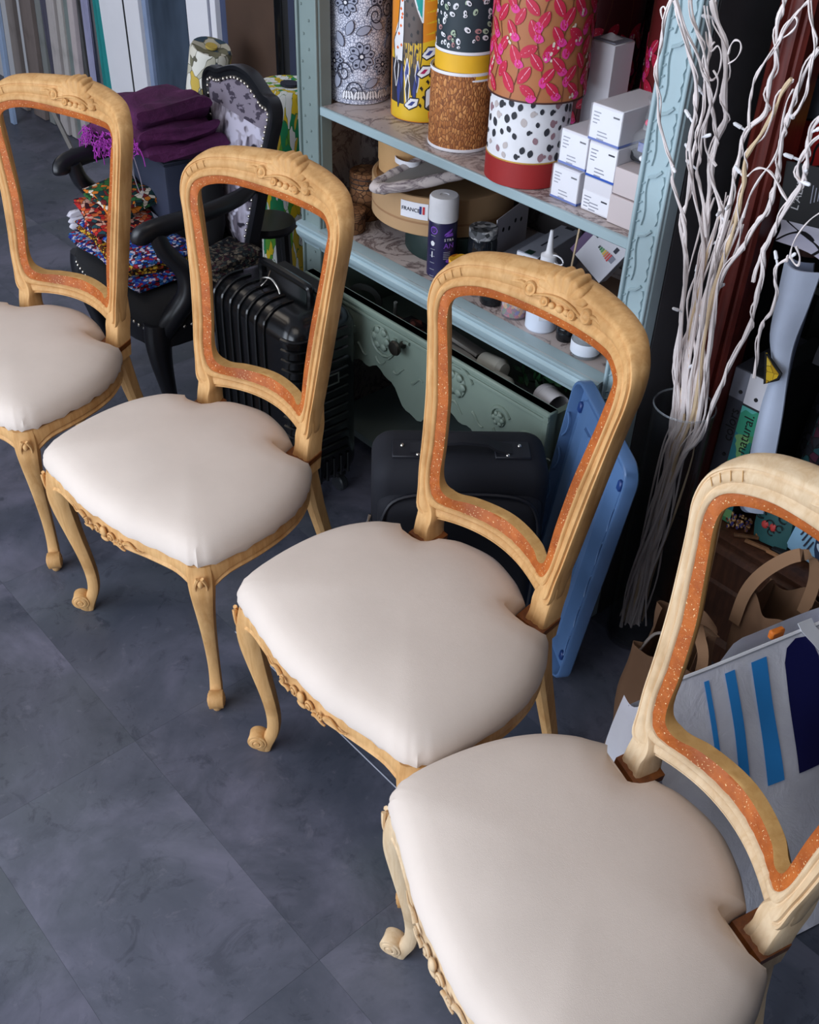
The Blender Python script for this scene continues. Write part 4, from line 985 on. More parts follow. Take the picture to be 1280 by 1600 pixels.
for k in range(150):
    p = Vector((rr.uniform(-.09, .09), rr.uniform(-.035, .035), rr.uniform(.05, .15))); a, b = rr.uniform(0, 6), rr.uniform(-1, 1)
    d1 = Vector((math.cos(a), math.sin(a), b)).normalized() * .014; d2 = d1.orthogonal().normalized() * .005
    mb.add([p - d1, p + d2, p + d1, p - d2], [(0, 1, 2, 3)], 0, False)
tag(mb.build('leaves', plain('garland_green', S(34, 84, 44), .6), t), kind='stuff')
MB().tube([(-.09 + .0225 * k, .025 * math.sin(k), .06 + .03 * math.cos(k * 1.3)) for k in range(9)], .006, 6).build('cord', plain('garland_cord', S(30, 60, 36), .7), t)
def lying(name, label, cat, s, n, z, ang, prof, mat):
    t = thing(name, label, cat, at(s, n, z), ROT); MB().lathe(prof, 24, M=Matrix.Rotation(R(ang), 4, 'Z') @ Matrix.Rotation(R(82), 4, 'Y')).build('body', mat, t); return t
lying('glue_tube', 'pale grey tube with pointed tip lying in the drawer', 'tube', -1.330, 1.476, DZ + .098, -10, [(0, 0), (.019, 0), (.020, .004), (.020, .050), (.013, .062), (.009, .066), (.007, .085), (.002, .108), (0, .109)], plain('dull_grey_plastic', S(158, 158, 150), .5))
lying('glue_tube', 'shorter cream tube lying beside the white pot in the drawer', 'tube', -1.395, 1.508, DZ + .098, -2, [(0, 0), (.022, 0), (.024, .004), (.024, .060), (.016, .070), (0, .071)], plain('cream_plastic', S(176, 174, 164), .5))
t = lying('white_pot', 'white plastic pot tipped over at the right end of the drawer', 'pot', -1.206, 1.502, DZ + .106, -20, [(0, 0), (.026, 0), (.028, .003), (.029, .018), (.0275, .019), (.0275, .066), (.026, .068), (.0245, .066), (.0245, .006), (0, .006)], plain('grey_white_pot', S(186, 182, 184), .5))
cuboid('filler_box', 'dark box under the tubes in the drawer', 'box', -1.395, 1.463, DZ, (.26, .075, .075), M['dark'])

# ---------------------------------------------------------------- suitcases
SHX, SHY, SHZ = .36, .20, .54
t = thing('ribbed_suitcase', 'glossy black hard-shell suitcase with ribs and a raised handle', 'suitcase', at(-1.862, 1.292, 0), ROT)
def rbox_rings(sx_, sy_, z0, z1, r, rt, n=6, f=lambda a, z: 0.):
    out = []
    zs = [(z0 + rt * (1 - math.cos(k * PI / 2 / n)), rt * (1 - math.sin(k * PI / 2 / n))) for k in range(n + 1)] + [(z0 + rt + (z1 - z0 - 2 * rt) * k / 40, 0) for k in range(1, 40)] + [(z1 - rt * (1 - math.sin(k * PI / 2 / n)), rt * (1 - math.cos(k * PI / 2 / n))) for k in range(n + 1)]
    for z, ins in zs:
        ring_ = []
        for cx_, cy_, a0 in ((1, 1, 0), (-1, 1, PI / 2), (-1, -1, PI), (1, -1, 3 * PI / 2)):
            for k in range(7):
                a = a0 + k * PI / 12; rr = max(r - ins * .5, .006)
                ring_.append(Vector((cx_ * (sx_ / 2 - ins - rr) + rr * math.cos(a), cy_ * (sy_ / 2 - ins - rr) + rr * math.sin(a), z)))
        out.append(ring_)
    return out
mb = MB(); mb.rings(rbox_rings(SHX, SHY, .055, SHZ, .045, .055)); body = mb.build('shell', M['hardshell'], t)
for k in range(7):      # ribs: run up the face and over the top edge
    x = -.135 + k * .034
    pts = [(x, -SHY / 2 - .001, .08), (x, -SHY / 2 - .0015, .30), (x, -SHY / 2 - .001, SHZ - .055), (x, -SHY / 2 + .012, SHZ - .018), (x, -SHY / 2 + .045, SHZ + .0005), (x, -SHY / 2 + .085, SHZ + .001)]
    MB().tube(smooth_path(pts, 4), .0042, 6).build('rib', M['hardshell'], body)
for k in range(14):     # ribs round the side
    z = .16 + k * .026
    MB().tube(smooth_path([(SHX / 2 - .045, -SHY / 2 - .0005, z), (SHX / 2 - .012, -SHY / 2 + .010, z), (SHX / 2 + .001, -SHY / 2 + .045, z), (SHX / 2 + .001, SHY / 2 - .045, z)], 4), .005, 6).build('rib', M['hardshell'], body)
for k in range(6):
    y = -.055 + k * .022
    MB().tube([(SHX / 2 + .0005, y, .085), (SHX / 2 + .001, y, .145)], .0045, 6).build('rib', M['hardshell'], body)
mb = MB(); mb.tube([(-.16, 0, .075), (-.181, 0, .1)] + [(-.1815, 0, .1 + k * .04) for k in range(1, 10)] , .004, 6); mb.build('zip_seam', M['rubber'], t)
pl = MB(); 
for a, b in (((0, 0), (.066, .004)), ((0, .026), (.066, .004)), ((-.033, .013), (.004, .03)), ((.033, .013), (.004, .03))): pl.box((SHX / 2 + .0065, -.01 + a[0], .365 + a[1]), (.002, b[0], b[1]))
pl.build('badge_frame', M['nickel'], t)
MB().box((SHX / 2 + .005, -.01, .378), (.003, .064, .024), ch=.001).build('badge', M['hardshell'], t)
mb = MB(); mb.tube(smooth_path([(-.10, .02, SHZ - .004), (-.10, .02, SHZ + .022), (-.08, .02, SHZ + .030), (.07, .02, SHZ + .030), (.09, .02, SHZ + .022), (.09, .02, SHZ - .004)], 4), .010, 8); mb.build('handle', M['hardshell'], t)
MB().box((0, .07, SHZ + .004), (.20, .035, .012), ch=.004).build('trolley_cover', M['rubber'], t)
mb = MB(); mb.tube(smooth_path([(-.055, -.02, SHZ + .002), (-.035, -.025, SHZ + .022), (-.01, -.02, SHZ + .028), (.015, -.02, SHZ + .018), (.025, -.02, SHZ + .003)], 4), .0022, 6); mb.build('wire_tag', M['nickel'], t)
mb = MB(); mb.tube(smooth_path([(-.04, .0, SHZ + .030), (-.025, -.02, SHZ + .02), (-.03, -.035, SHZ + .006)], 4), .0018, 6); mb.build('wire_tag', M['nickel'], t)
for x in (-.13, .13):
    for y in (-.06, .06):
        w_ = MB().box((x, y, .052), (.04, .03, .016), ch=.004).build('wheel_mount', M['rubber'], t)
        MB().lathe([(0, -.011), (.020, -.011), (.0235, -.007), (.0235, .007), (.020, .011), (0, .011)], 18, M=face_mx((x + .01, y, .0235), (1, 0, 0), (0, 0, 1))).build('wheel', plain('dark_wheel', S(46, 48, 52), .4), w_)
# soft one
t = thing('soft_suitcase', 'soft dark navy suitcase with steel rivets and a top handle', 'suitcase', (.095, 1.692, 0), R(2.7))
mb = MB(); mb.rings(rbox_rings(.35, .155, .03, .50, .035, .045)); mb.build('body', M['case_cloth'], t)
mb = MB(); mb.rings([[v + Vector((0, -.052, 0)) for v in rg_] for rg_ in rbox_rings(.325, .10, .06, .435, .03, .035)]); pk = mb.build('pocket', M['case_cloth'], t)
mb = MB(); loopz = [(-.155, -.105, .12), (-.158, -.105, .30), (-.150, -.100, .40), (-.11, -.090, .436), (0, -.084, .440), (.11, -.090, .436), (.150, -.100, .40), (.158, -.105, .30), (.155, -.105, .12)]
mb.tube(smooth_path(loopz, 5), .0042, 6); mb.build('zip_piping', plain('navy_piping', S(16, 18, 28), .5), pk)
zp = MB(); zp.tube([(-.176, -.05, .36), (-.183, -.062, .34), (-.186, -.068, .30)], [.0045, .003, .0045], 8); zp.build('zip_pull', M['nickel'], t)
zp = MB(); zp.box((-.187, -.069, .285), (.006, .004, .03), ch=.001); zp.build('pull_tab', M['rubber'], t)
mb = MB()
mb.rings([[Vector((x, y - .02, z)) for y, z in ((-.016, zz), (.016, zz), (.016, zz + .006), (-.016, zz + .006))] for x, zz in ((-.10, .499), (-.085, .501), (-.07, .506), (-.05, .519), (0, .524), (.05, .519), (.07, .506), (.085, .501), (.10, .499))])
mb.build('handle', plain('navy_webbing', S(14, 15, 24), .7), t)
for x in (-.10, .10): MB().box((x, -.02, .5005), (.07, .055, .006), ch=.002).build('handle_patch', plain('navy_patch', S(18, 20, 30), .6), t)
for x, y, z in ((-.115, -.012, .505), (.115, -.010, .505), (.09, -.040, .503), (-.135, -.060, .478), (.138, -.058, .478), (-.085, -.040, .503)):
    MB().lathe([(.0045, 0), (.0045, .001), (.003, .003), (0, .0035)], 12, c=(x, y, z - .001)).build('rivet', M['nickel'], t)
MB().box((.02, -.1025, .30), (.04, .002, .012), ch=.0006).build('badge', M['nickel'], t)
for x in (-.13, .13):
    MB().lathe([(0, -.012), (.022, -.012), (.026, -.008), (.026, .008), (.022, .012), (0, .012)], 16, M=face_mx((x, .05, .026), (0, 1, 0), (0, 0, 1))).build('wheel', M['rubber'], t)
    MB().box((x, -.06, .015), (.03, .02, .030), ch=.004).build('foot', M['rubber'], t)

# ---------------------------------------------------------------- the black armchair
AX, AY, AR = -.62, 2.66, -R(53)
A = thing('armchair', 'black carved armchair with studded grey city-print back', 'armchair', (AX, AY, 0), AR)
bc = .065
def ab(x, z, d=0.): return Vector((bc + x, .085 + .14 * (z - .45) - d + .25 * (.03 - x * x), z))
HALF = [(0, .445), (.06, .442), (.088, .455), (.098, .50), (.118, .58), (.142, .68), (.165, .77), (.180, .82), (.178, .85), (.155, .868), (.12, .870), (.08, .885), (.04, .897), (0, .900)]
def aloop(k, sh=0.):
    H = [Vector((x, z, 0)) for x, z in HALF]; L = H + [Vector((-p.x, p.y, 0)) for p in H[-2:0:-1]]
    return smooth_path(L, 4, True)
LP = aloop(0); cz_ = Vector((0, .67, 0)); n_ = len(LP)
nrm = []
for i in range(n_):
    d = (LP[(i + 1) % n_] - LP[i - 1]).normalized(); nn = Vector((d.y, -d.x, 0)); nrm.append(nn if nn.dot(LP[i] - cz_) > 0 else -nn)
mb = MB(); mb.rings([[ab(p.x + q.x * o, p.y + q.y * o, d) for o, d in ((-.030, -.002), (-.028, .006), (-.018, .010), (-.008, .006), (-.004, .012), (.004, .010), (.006, 0), (.004, -.02), (-.012, -.028), (-.028, -.024))] for p, q in zip(LP, nrm)], loop=True)
BF = mb.build('backrest_frame', M['black_wood'], A)
t_ = NT('city_print', .8, 0, .2); v = t_.coords((1, 1, 1)); sepz = t_.node('ShaderNodeSeparateXYZ', {0: v})
bands_ = t_.noise(t_.coords((34, 34, 8), rot=(0, R(24), 0)), 1.2, 3, .5); blk = t_.noise(t_.coords((14, 14, 20), rot=(0, R(-14), 0)), 1.0, 2)
c_ = t_.ramp(bands_, [(.30, S(58, 54, 66)), (.44, S(118, 110, 122)), (.62, S(186, 180, 196))])
low = t_.math('LESS_THAN', sepz.outputs[2], .80)
c_ = t_.mix(t_.math('MULTIPLY', low, t_.step(blk, .56, .60)), c_, S(206, 202, 220)); c_ = t_.mix(t_.math('MULTIPLY', low, t_.step(blk, .40, .36)), c_, S(44, 40, 52))
t_.base(t_.mix(low, t_.mix(t_.step(t_.noise(t_.coords((26, 26, 60), rot=(0, R(40), 0)), 1., 2), .56, .60), S(136, 128, 142), S(70, 64, 78)), c_)); CITY = t_.m
mb = MB(); rr_ = [[ab(p.x * k + 0, .67 + (p.y - .67) * k, dd) for p in [q - m * .026 for q, m in zip(LP, nrm)]] for k, dd in ((1, .002), (.96, .010), (.85, .017), (.6, .022), (.3, .024), (.02, .0245))]
mb.rings(rr_, caps=False); tag(mb.build('back_pad', CITY, A), 'back pad printed with a grey street scene')
mb = MB(); mb.rings([[ab(p.x, p.y, -.02) for p in [q - m * .02 for q, m in zip(LP, nrm)]], [ab(p.x, p.y, -.024) for p in [q - m * .022 for q, m in zip(LP, nrm)]]]); mb.build('back_cover', M['black_cloth'], A)
stud = MB().sphere((0, 0, 0), (.0048, .0048, .0048), 8, 5).mesh('stud', M['nickel'])
i = 0; acc = 0.; last = None
for k in range(n_):
    p = LP[k] - nrm[k] * .024; q = ab(p.x, p.y, .009)
    if last is None or (q - last).length > .0125:
        last = q
        if p.y > .5: link('stud', stud, BF, q)
# seat
so = [(-.255, -.235), (-.13, -.262), (0, -.268), (.13, -.262), (.255, -.235), (.262, -.12), (.235, .02), (.19, .12), (.0, .14), (-.16, .12), (-.235, .02), (-.262, -.12)]
SL = smooth_path([Vector((x, y, 0)) for x, y in so], 4, True)
mb = MB(); mb.rings([[Vector((p.x * k, p.y * k, z)) for p in SL] for k, z in ((.97, .365), (1.0, .372), (1.005, .39), (.98, .408), (.93, .420), (.8, .430), (.5, .438), (.05, .441))]); mb.build('seat_cushion', M['black_cloth'], A)
mb = MB(); mb.rings([[Vector((p.x * .995, p.y * .995, .310 + .02 * math.cos(p.x * 12) ** 2)), Vector((p.x * 1.01, p.y * 1.01, .325)), Vector((p.x, p.y, .372)), Vector((p.x * .88, p.y * .88, .372)), Vector((p.x * .88, p.y * .88, .32))] for p in SL], loop=True)
SRL = mb.build('seat_rail', M['black_wood'], A)
last = None
for k in range(len(SL)):
    p = SL[k] * 1.0; q = Vector((p.x * 1.006, p.y * 1.006, .372))
    if p.y < .05:
        for j in range(3):
            qq = SL[k].lerp(SL[(k + 1) % len(SL)], j / 3); qv = Vector((qq.x * 1.006, qq.y * 1.006, .371))
            if last is None or (qv - last).length > .0125: last = qv; link('stud', stud, SRL, qv)
def cab(sx_, front=True):
    K = Vector((sx_ * .243, -.225, 0)) if front else Vector((.065 + sx_ * .13, .135, 0)); e = Vector((sx_ * .6, -.8 if front else .8, 0))
    st = [(.385, .0, .034), (.34, .006, .034), (.28, .004, .029), (.2, -.010, .022), (.12, -.024, .017), (.05, -.026, .0155), (.02, -.018, .019), (0, -.016, .016)] if front else [(.44, -.02, .024), (.34, 0, .026), (.2, .03, .022), (.1, .05, .018), (0, .07, .016)]
    P_ = smooth_path([K + e * o + Vector((0, 0, z)) for z, o, r in st], 4); rr = [tuple(x)[0] for x in smooth_path([(r, 0, 0) for z, o, r in st], 4)]
    return MB().tube(P_, rr, 12)
for sx_ in (-1, 1):
    cab(sx_).build('leg', M['black_wood'], A); cab(sx_, False).build('leg', M['black_wood'], A)
    xb = .17 if sx_ > 0 else -.05
    arm = smooth_path([ab((xb - bc) * 1.0, .655, .0), Vector((sx_ * .235, .03, .655)), Vector((sx_ * .262, -.09, .648)), Vector((sx_ * .262, -.19, .640)), Vector((sx_ * .255, -.235, .628)), Vector((sx_ * .248, -.240, .606))], 6)
    mb = MB(); mb.tube(arm, [.019 + .007 * min(1, k / 20) for k in range(len(arm) - 4)] + [.026, .024, .020, .012], 12, flat=.72); ao = mb.build('arm', M['black_wood'], A)
    sup = smooth_path([Vector((sx_ * .256, -.205, .632)), Vector((sx_ * .262, -.190, .58)), Vector((sx_ * .272, -.150, .52)), Vector((sx_ * .276, -.15, .46)), Vector((sx_ * .262, -.19, .40)), Vector((sx_ * .248, -.215, .36))], 5)
    MB().tube(sup, [.021 + .006 * math.sin(k * PI / (len(sup) - 1)) * (k / len(sup)) + .008 * (k / len(sup)) ** 2 for k in range(len(sup))], 10).build('arm_support', M['black_wood'], ao)
def on_arm(x, y, z): return Matrix.Translation((AX, AY, 0)) @ Matrix.Rotation(AR, 4, 'Z') @ Vector((x, y, z))
# what lies on it
def cloth_slab(name, label, x, y, z, d, mat, tilt=(0, 0), rot=0., seed=1, fold=2, group=None, rough=.006):
    t = thing(name, label, 'fabric', on_arm(x, y, z), (R(tilt[0]), R(tilt[1]), AR + R(rot)), group)
    rr = random.Random(seed); ph = [rr.uniform(0, 6) for _ in range(6)]
    for f in range(fold):
        th = d[2] / fold; mb = MB()
        rows = []
        for k in range(13):
            u = k / 12 * 2 - 1; ring_ = []
            for j in range(12):
                a = 2 * PI * j / 12; yy = math.copysign(abs(math.cos(a)) ** .35, math.cos(a)) * d[1] / 2; zz = math.copysign(abs(math.sin(a)) ** .8, math.sin(a)) * th * .52
                ed = 1 - max(0, abs(u) - .9) * 4
                ring_.append(Vector((u * d[0] / 2 * (1 + .02 * math.sin(f * 2 + ph[0])), yy * (1 + .04 * math.sin(u * 5 + ph[1])), th * (f + .5) + zz * ed + rough * math.sin(u * 4 + ph[2] + f) * math.sin(yy * 25 + ph[3]))))
            rows.append(ring_)
        mb.rings(rows); mb.build('fold', mat, t)
    return t
FG = 'folded printed fabrics on the armchair seat'
prints = [palette('wax_print_blue', [S(34, 52, 150), S(196, 190, 210), S(150, 30, 52), S(20, 26, 60), S(60, 120, 190)], 120, S(16, 16, 24), .05),
          palette('wax_print_gold', [S(216, 150, 30), S(90, 50, 24), S(232, 190, 70), S(30, 24, 20), S(160, 60, 30)], 130, S(26, 18, 14), .06),
          palette('wax_print_red', [S(190, 44, 40), S(226, 170, 150), S(60, 20, 30), S(220, 110, 60), S(40, 80, 90)], 80, S(30, 16, 20), .05),
          palette('wax_print_green', [S(50, 110, 60), S(222, 210, 190), S(210, 120, 40), S(30, 60, 60), S(120, 40, 40)], 70, S(30, 26, 20), .05),
          palette('wax_print_dark', [S(30, 30, 36), S(90, 80, 70), S(50, 60, 60), S(120, 110, 96), S(60, 30, 40)], 110, S(14, 14, 16), .06),
          plain('white_lining', S(212, 210, 220), .9)]
cloth_slab('folded_fabric', 'blue and red printed fabric at the bottom of the armchair stack', -.035, -.150, .441, (.40, .20, .020), prints[0], rot=3, seed=1, group=FG)
cloth_slab('folded_fabric', 'gold and brown printed fabric above the blue and red one', -.05, -.145, .462, (.37, .19, .022), prints[1], rot=-2, seed=2, group=FG)
cloth_slab('folded_fabric', 'second blue printed fabric near the top of the armchair stack', -.04, -.140, .485, (.35, .18, .018), prints[0], rot=4, seed=3, group=FG, fold=1)
cloth_slab('folded_fabric', 'red and pale printed fabric leaning on the left of the stack', -.135, -.150, .506, (.19, .17, .024), prints[2], tilt=(0, 9), rot=-6, seed=4, group=FG)
cloth_slab('folded_fabric', 'green and orange printed fabric highest in the armchair stack', -.150, -.125, .548, (.16, .14, .030), prints[3], tilt=(4, 7), rot=8, seed=5, group=FG)
cloth_slab('folded_fabric', 'white folded lining hanging off the far side of the stack', -.236, -.150, .458, (.020, .19, .05), prints[5], tilt=(0, -14), seed=6, fold=3, group=FG)
cloth_slab('folded_fabric', 'dark grey and brown printed fabric at the rear of the armchair seat', .168, .015, .441, (.11, .17, .050), prints[4], rot=20, seed=7, group=FG, fold=3)
t = thing('navy_box', 'navy cloth-covered box standing on the armchair seat under the purple cloth', 'box', on_arm(-.112, .010, .505), AR)
MB().box((0, 0, .083), (.215, .13, .166), ch=.008).build('body', plain('navy_cover', S(44, 50, 70), .7), t)
MB().box((0, 0, .170), (.219, .134, .008), ch=.003).build('lid', M['navy_cloth'], t)
t = thing('black_cushion', 'black velvet cushion leaning against the studded chair back', 'cushion', on_arm(.045, .020, .441), (R(-6), R(-8), AR))
mb = MB(); mb.rings([[Vector((.058 * math.copysign(abs(math.cos(a)) ** .5, math.cos(a)) * w__, .045 * d__ * math.copysign(abs(math.sin(a)) ** .8, math.sin(a)), z)) for a in [2 * PI * k / 20 for k in range(20)]] for z, w__, d__ in ((0, .9, .2), (.02, 1, .6), (.08, .98, 1), (.16, .98, 1), (.25, 1, .6), (.285, .95, .2))]); mb.build('cover', M['black_cloth'], t)
# purple cloth with frayed edge
PURC = NT('plum_cloth', .8, 0, .3); v = PURC.coords(); a_ = PURC.noise(v, 14, 5, .6, .6)
PURC.base(PURC.ramp(a_, [(.3, S(66, 26, 62)), (.6, S(92, 38, 84)), (.8, S(120, 60, 112))])); PURC.bump(PURC.noise(v, 22, 6, .65, .8), .7, .006)
t = thing('plum_cloth', 'folded plum-purple cloth with frayed magenta edge on the armchair', 'fabric', on_arm(-.125, -.012, .690), (0, R(-11), AR))
for k, (z, sx_, sy_, th) in enumerate(((.012, .40, .23, .036), (.050, .385, .225, .044), (.094, .35, .21, .050))):
    rr = random.Random(40 + k); ph = [rr.uniform(0, 6) for _ in range(5)]; rows = []
    for i in range(17):
        u = i / 16 * 2 - 1; ring_ = []
        for j in range(16):
            a = 2 * PI * j / 16; yy = math.copysign(abs(math.cos(a)) ** .4, math.cos(a)) * sy_ / 2; zz = math.copysign(abs(math.sin(a)) ** .8, math.sin(a)) * th * .55
            ring_.append(Vector((u * sx_ / 2 + .010 * math.sin(yy * 22 + ph[0]), yy + .012 * math.sin(u * 4 + ph[1]), z + zz * (1 - max(0, abs(u) - .85) * 3) + .010 * math.sin(u * 5 + ph[2]) + .007 * math.sin(u * 11 + yy * 30 + ph[3]) - (.03 * max(0, -u - .55) if k < 2 else 0))))
        rows.append(ring_)
    MB().rings(rows).build('fold', PURC.m, t)
mb = MB(); rr = random.Random(6)
for k in range(130):
    u = rr.uniform(-.19, .20); p = Vector((u, -.128 - rr.uniform(0, .010), .022 + rr.uniform(-.014, .03) + .03 * max(0, u))); pts = [p]
    for j in range(4): p = p + Vector((rr.uniform(-.02, .02), rr.uniform(-.007, .003), rr.uniform(-.020, .008))); pts.append(p)
    mb.tube(smooth_path(pts, 2), .0013, 4, caps=False)
tag(mb.build('frayed_edge', plain('magenta_thread', S(168, 52, 170), .8), t), 'frayed magenta threads', kind='stuff')
MB().tube(smooth_path([(.12, -.13, .03), (.128, -.132, -.03), (.14, -.13, -.08), (.158, -.128, -.088), (.162, -.128, -.05), (.150, -.13, .01)], 4), .0011, 5).build('loose_thread', plain('pale_thread', S(150, 140, 150), .8), t)

# ---------------------------------------------------------------- along the far wall
def panel(name, s0, s1, n, d, z0, z1, mat, ch=.002): return MB().box(((s0 + s1) / 2, n, (z0 + z1) / 2), (s1 - s0, d, z1 - z0), ch=ch).build(name, mat, None, (0, 0, 0), YAW)
DW = HB - .006
d1 = struct(panel('door_1', -4.246, -3.912, DW - .02, .05, .005, 2.15, M['white']))
MB().box((-4.026, DW - .0455, 1.08), (.010, .003, 2.14)).build('groove', M['dark'], d1)
MB().box((-4.136, DW - .047, 1.6), (.16, .006, .9), ch=.002).build('door_panel', M['white'], d1)
w2 = struct(panel('window_2', -3.912, -3.559, DW - .01, .03, .005, 2.15, plain('blue_grey_frame', S(78, 92, 118), .5)))
pane = NT('dim_pane', .08, 0, .6); v = pane.coords((3, 3, 1.2)); pane.base(pane.ramp(pane.noise(v, 1.6, 3), [(.4, S(48, 58, 70)), (.62, S(70, 82, 98))]))
MB().box((-3.719, DW - .028, 1.09), (.27, .008, 2.1)).build('pane', pane.m, w2)
MB().box((-3.866, DW - .030, 1.08), (.03, .03, 2.14)).build('casing', plain('pale_blue_casing', S(140, 156, 186), .5), w2)
d2 = struct(panel('door_2', -3.559, -3.367, DW - .02, .05, .005, 2.15, M['white']))
MB().box((-3.404, DW - .047, 1.08), (.012, .004, 2.14)).build('groove', M['inkgrey'], d2)
w3 = struct(panel('window_3', -3.367, -2.969, DW - .01, .03, .005, 2.15, plain('slate_blue_frame', S(64, 74, 104), .5)))
MB().box((-3.157, DW - .028, 1.09), (.32, .01, 2.1)).build('board', plain('brown_board_panel', S(78, 58, 46), .6), w3)
MB().box((-2.990, DW - .034, 1.08), (.045, .03, 2.14), ch=.006).build('casing', M['hardshell'], w3)
struct(panel('baseboard_back', -2.969, -1.0, HB - .006, .02, 0, .15, M['white']))
strips = [(-5.02, -4.945, S(150, 140, 136)), (-4.89, -4.775, S(128, 116, 112)), (-4.745, -4.695, S(134, 136, 134)), (-4.60, -4.53, S(186, 178, 176)), (-4.516, -4.474, S(190, 184, 180)), (-4.470, -4.410, S(126, 136, 134)), (-4.402, -4.357, S(194, 182, 182))]
nm_ = ['broad taupe plank leaning at the far left of the row', 'widest brown-grey plank in the leaning row', 'narrow grey plank beside the dark cloth', 'pale plank just right of the dark cloth', 'slim pale plank between two others', 'grey-green plank in the leaning row', 'pinkish pale plank beside the lilac film']
for k, (a, b, c_) in enumerate(strips):
    t = thing('plank', nm_[k], 'plank', at((a + b) / 2, 2.03 + .008 * (k % 3), .003), (R(-3), 0, ROT), 'planks leaning on the far wall')
    mat = wood('plank_wood_%d' % k, tuple(x * .8 for x in c_[:3]) + (1,), c_, .7, .5, (18, 18, 2))
    MB().box((0, .013, 1.0), (b - a, .022, 2.0), ch=.002).build('board', mat, t)
t = thing('plank_brace', 'pale batten lying aslant against the foot of the planks', 'plank', at(-4.42, 1.93, .02), ROT)
MB().tube([(-.085, .01, .20), (.12, .0, .012)], .011, 4).build('batten', plain('batten_wood', S(120, 116, 112), .7), t)
def drape(name, label, s0, s1, n, z1, mat, seed, amp=.012, cat='cloth', z0=.02, lean=.10, kx=40):
    rr = random.Random(seed); ph = rr.uniform(0, 6); t = thing(name, label, cat, at((s0 + s1) / 2, n, 0), ROT); w_ = s1 - s0
    f = lambda u, v: Vector(((u - .5) * w_ * (1 + .06 * math.sin(v * 5 + ph)), amp * math.sin(u * w_ * kx * 6 + ph + 1.2 * math.sin(v * 4)) + lean * v, z0 + (z1 - z0) * v))
    mb = MB(); mb.grid(f, 16, 20); mb.grid(lambda u, v: f(u, v) + Vector((0, .005, 0)), 16, 20); mb.build('cloth', mat, t); return t
drape('hanging_cloth', 'dark mauve-grey cloth hanging between the planks', -4.69, -4.605, 2.07, 2.0, plain('mauve_grey_cloth', S(74, 72, 88), .85), 1, lean=.05)
drape('hanging_film', 'crinkled lilac film roll beside the planks', -4.350, -4.277, 2.085, 2.0, plain('lilac_film', S(146, 146, 176), .5), 2, amp=.010, lean=.05)
drape('hanging_cloth', 'narrow teal cloth hanging beside the white door', -4.270, -4.220, 2.11, 2.0, plain('teal_cloth', S(16, 128, 128), .75), 3, lean=.03)
t = thing('pale_pole', 'pale blue pole leaning at the far left edge', 'pole', at(-4.83, 1.90, .0), (R(-4), R(-1.5), ROT)); MB().box((0, .012, .85), (.035, .02, 1.7), ch=.003).build('bar', plain('pale_blue_bar', S(150, 170, 200), .5), t)
LEAF = palette('leaf_print_cloth', [S(228, 230, 226), S(228, 230, 226), S(96, 160, 58), S(222, 190, 40), S(228, 230, 226), S(40, 140, 90), S(206, 176, 60), S(230, 232, 230)], 34, S(70, 120, 60), .02, coords=(1.8, 1.8, .42), dist=2.2)
def bolster(name, label, s, n, z0, h, r, mat, tilt, cat='fabric roll', core=None):
    t = thing(name, label, cat, at(s, n, z0), (R(tilt[0]), R(tilt[1]), ROT)); rr = random.Random(int(-s * 100))
    MB().lathe([(0, 0), (r * .92, 0), (r, .01), (r * 1.03, h * .3), (r * .97, h * .7), (r, h - .015), (r * .9, h), (r * .3, h - .005), (0, h - .012)], 24).build('roll', mat, t)
    if core: MB().lathe([(.0, h - .004), (r * .28, h - .003), (r * .28, h + .004), (0, h + .004)], 14).build('core', core, t)
    return t
bolster('fabric_roll', 'roll of white and green leaf-print cloth beside the sage post', -2.685, 1.90, .0, .70, .100, LEAF, (-2, 1), core=M['navy_cloth'])
CREAM = palette('cream_print_cloth', [S(214, 210, 196), S(190, 186, 168), S(60, 80, 96), S(206, 176, 84), S(226, 224, 214), S(120, 118, 96)], 26, S(96, 94, 80), .03, coords=(1, 1, .7), dist=2.0)
bolster('fabric_roll', 'roll of cream, slate and ochre print cloth behind the armchair', -3.36, 1.93, .0, .73, .070, CREAM, (-2, 17), core=plain('ochre_end', S(190, 164, 78), .8))
t = thing('black_stool', 'black wooden stool behind the armchair, only a leg showing', 'stool', at(-2.50, 1.70, 0), ROT)
MB().lathe([(0, .36), (.08, .36), (.088, .372), (.08, .385), (0, .387)], 24).build('seat', M['black_wood'], t)
for a in (20, 110, 200, 290): MB().tube([(.06 * math.cos(R(a)), .06 * math.sin(R(a)), .362), (.075 * math.cos(R(a)), .075 * math.sin(R(a)), 0)], .0165, 8).build('leg', M['black_wood'], t)

# ---------------------------------------------------------------- bags on the floor
BAGW = NT('white_woven_poly', .5, 0, .4); v = BAGW.coords(); a_ = BAGW.noise(v, 9, 5, .6, .4)
BAGW.base(BAGW.ramp(a_, [(.3, S(226, 226, 238)), (.7, S(244, 244, 250))])); BAGW.bump(BAGW.noise(v, 16, 6, .62, .6), .55, .006)
BO = Vector((.642, .939, 0)); BA = math.atan2(.456, .89)
t = thing('shopping_bag', 'white woven shopping bag with blue stripes and a big navy letter, slumped on the floor', 'bag', BO, BA)
def bagp(tt, vv, off=0.):     # the slanted front panel
    y = .30 * vv; z = .40 * vv
    bul = .012 * math.sin(PI * min(1, max(0, vv))) + .004 * math.sin(tt * 31 + 1) * math.sin(vv * 9) * min(1, 4 * (1 - vv)) * min(1, vv * 5)
    return Vector((tt, y - (bul + off) * .8, z + .004 + (bul + off) * .6 + .04 * max(0, tt) * vv))
def xl(vv): return -.050 - .048 * vv - .070 * math.sin(PI * min(1, max(0, vv)) ** .9)
mb = MB(); mb.grid(lambda u, w: bagp(xl(w) + (.31 - xl(w)) * u, w), 40, 24)
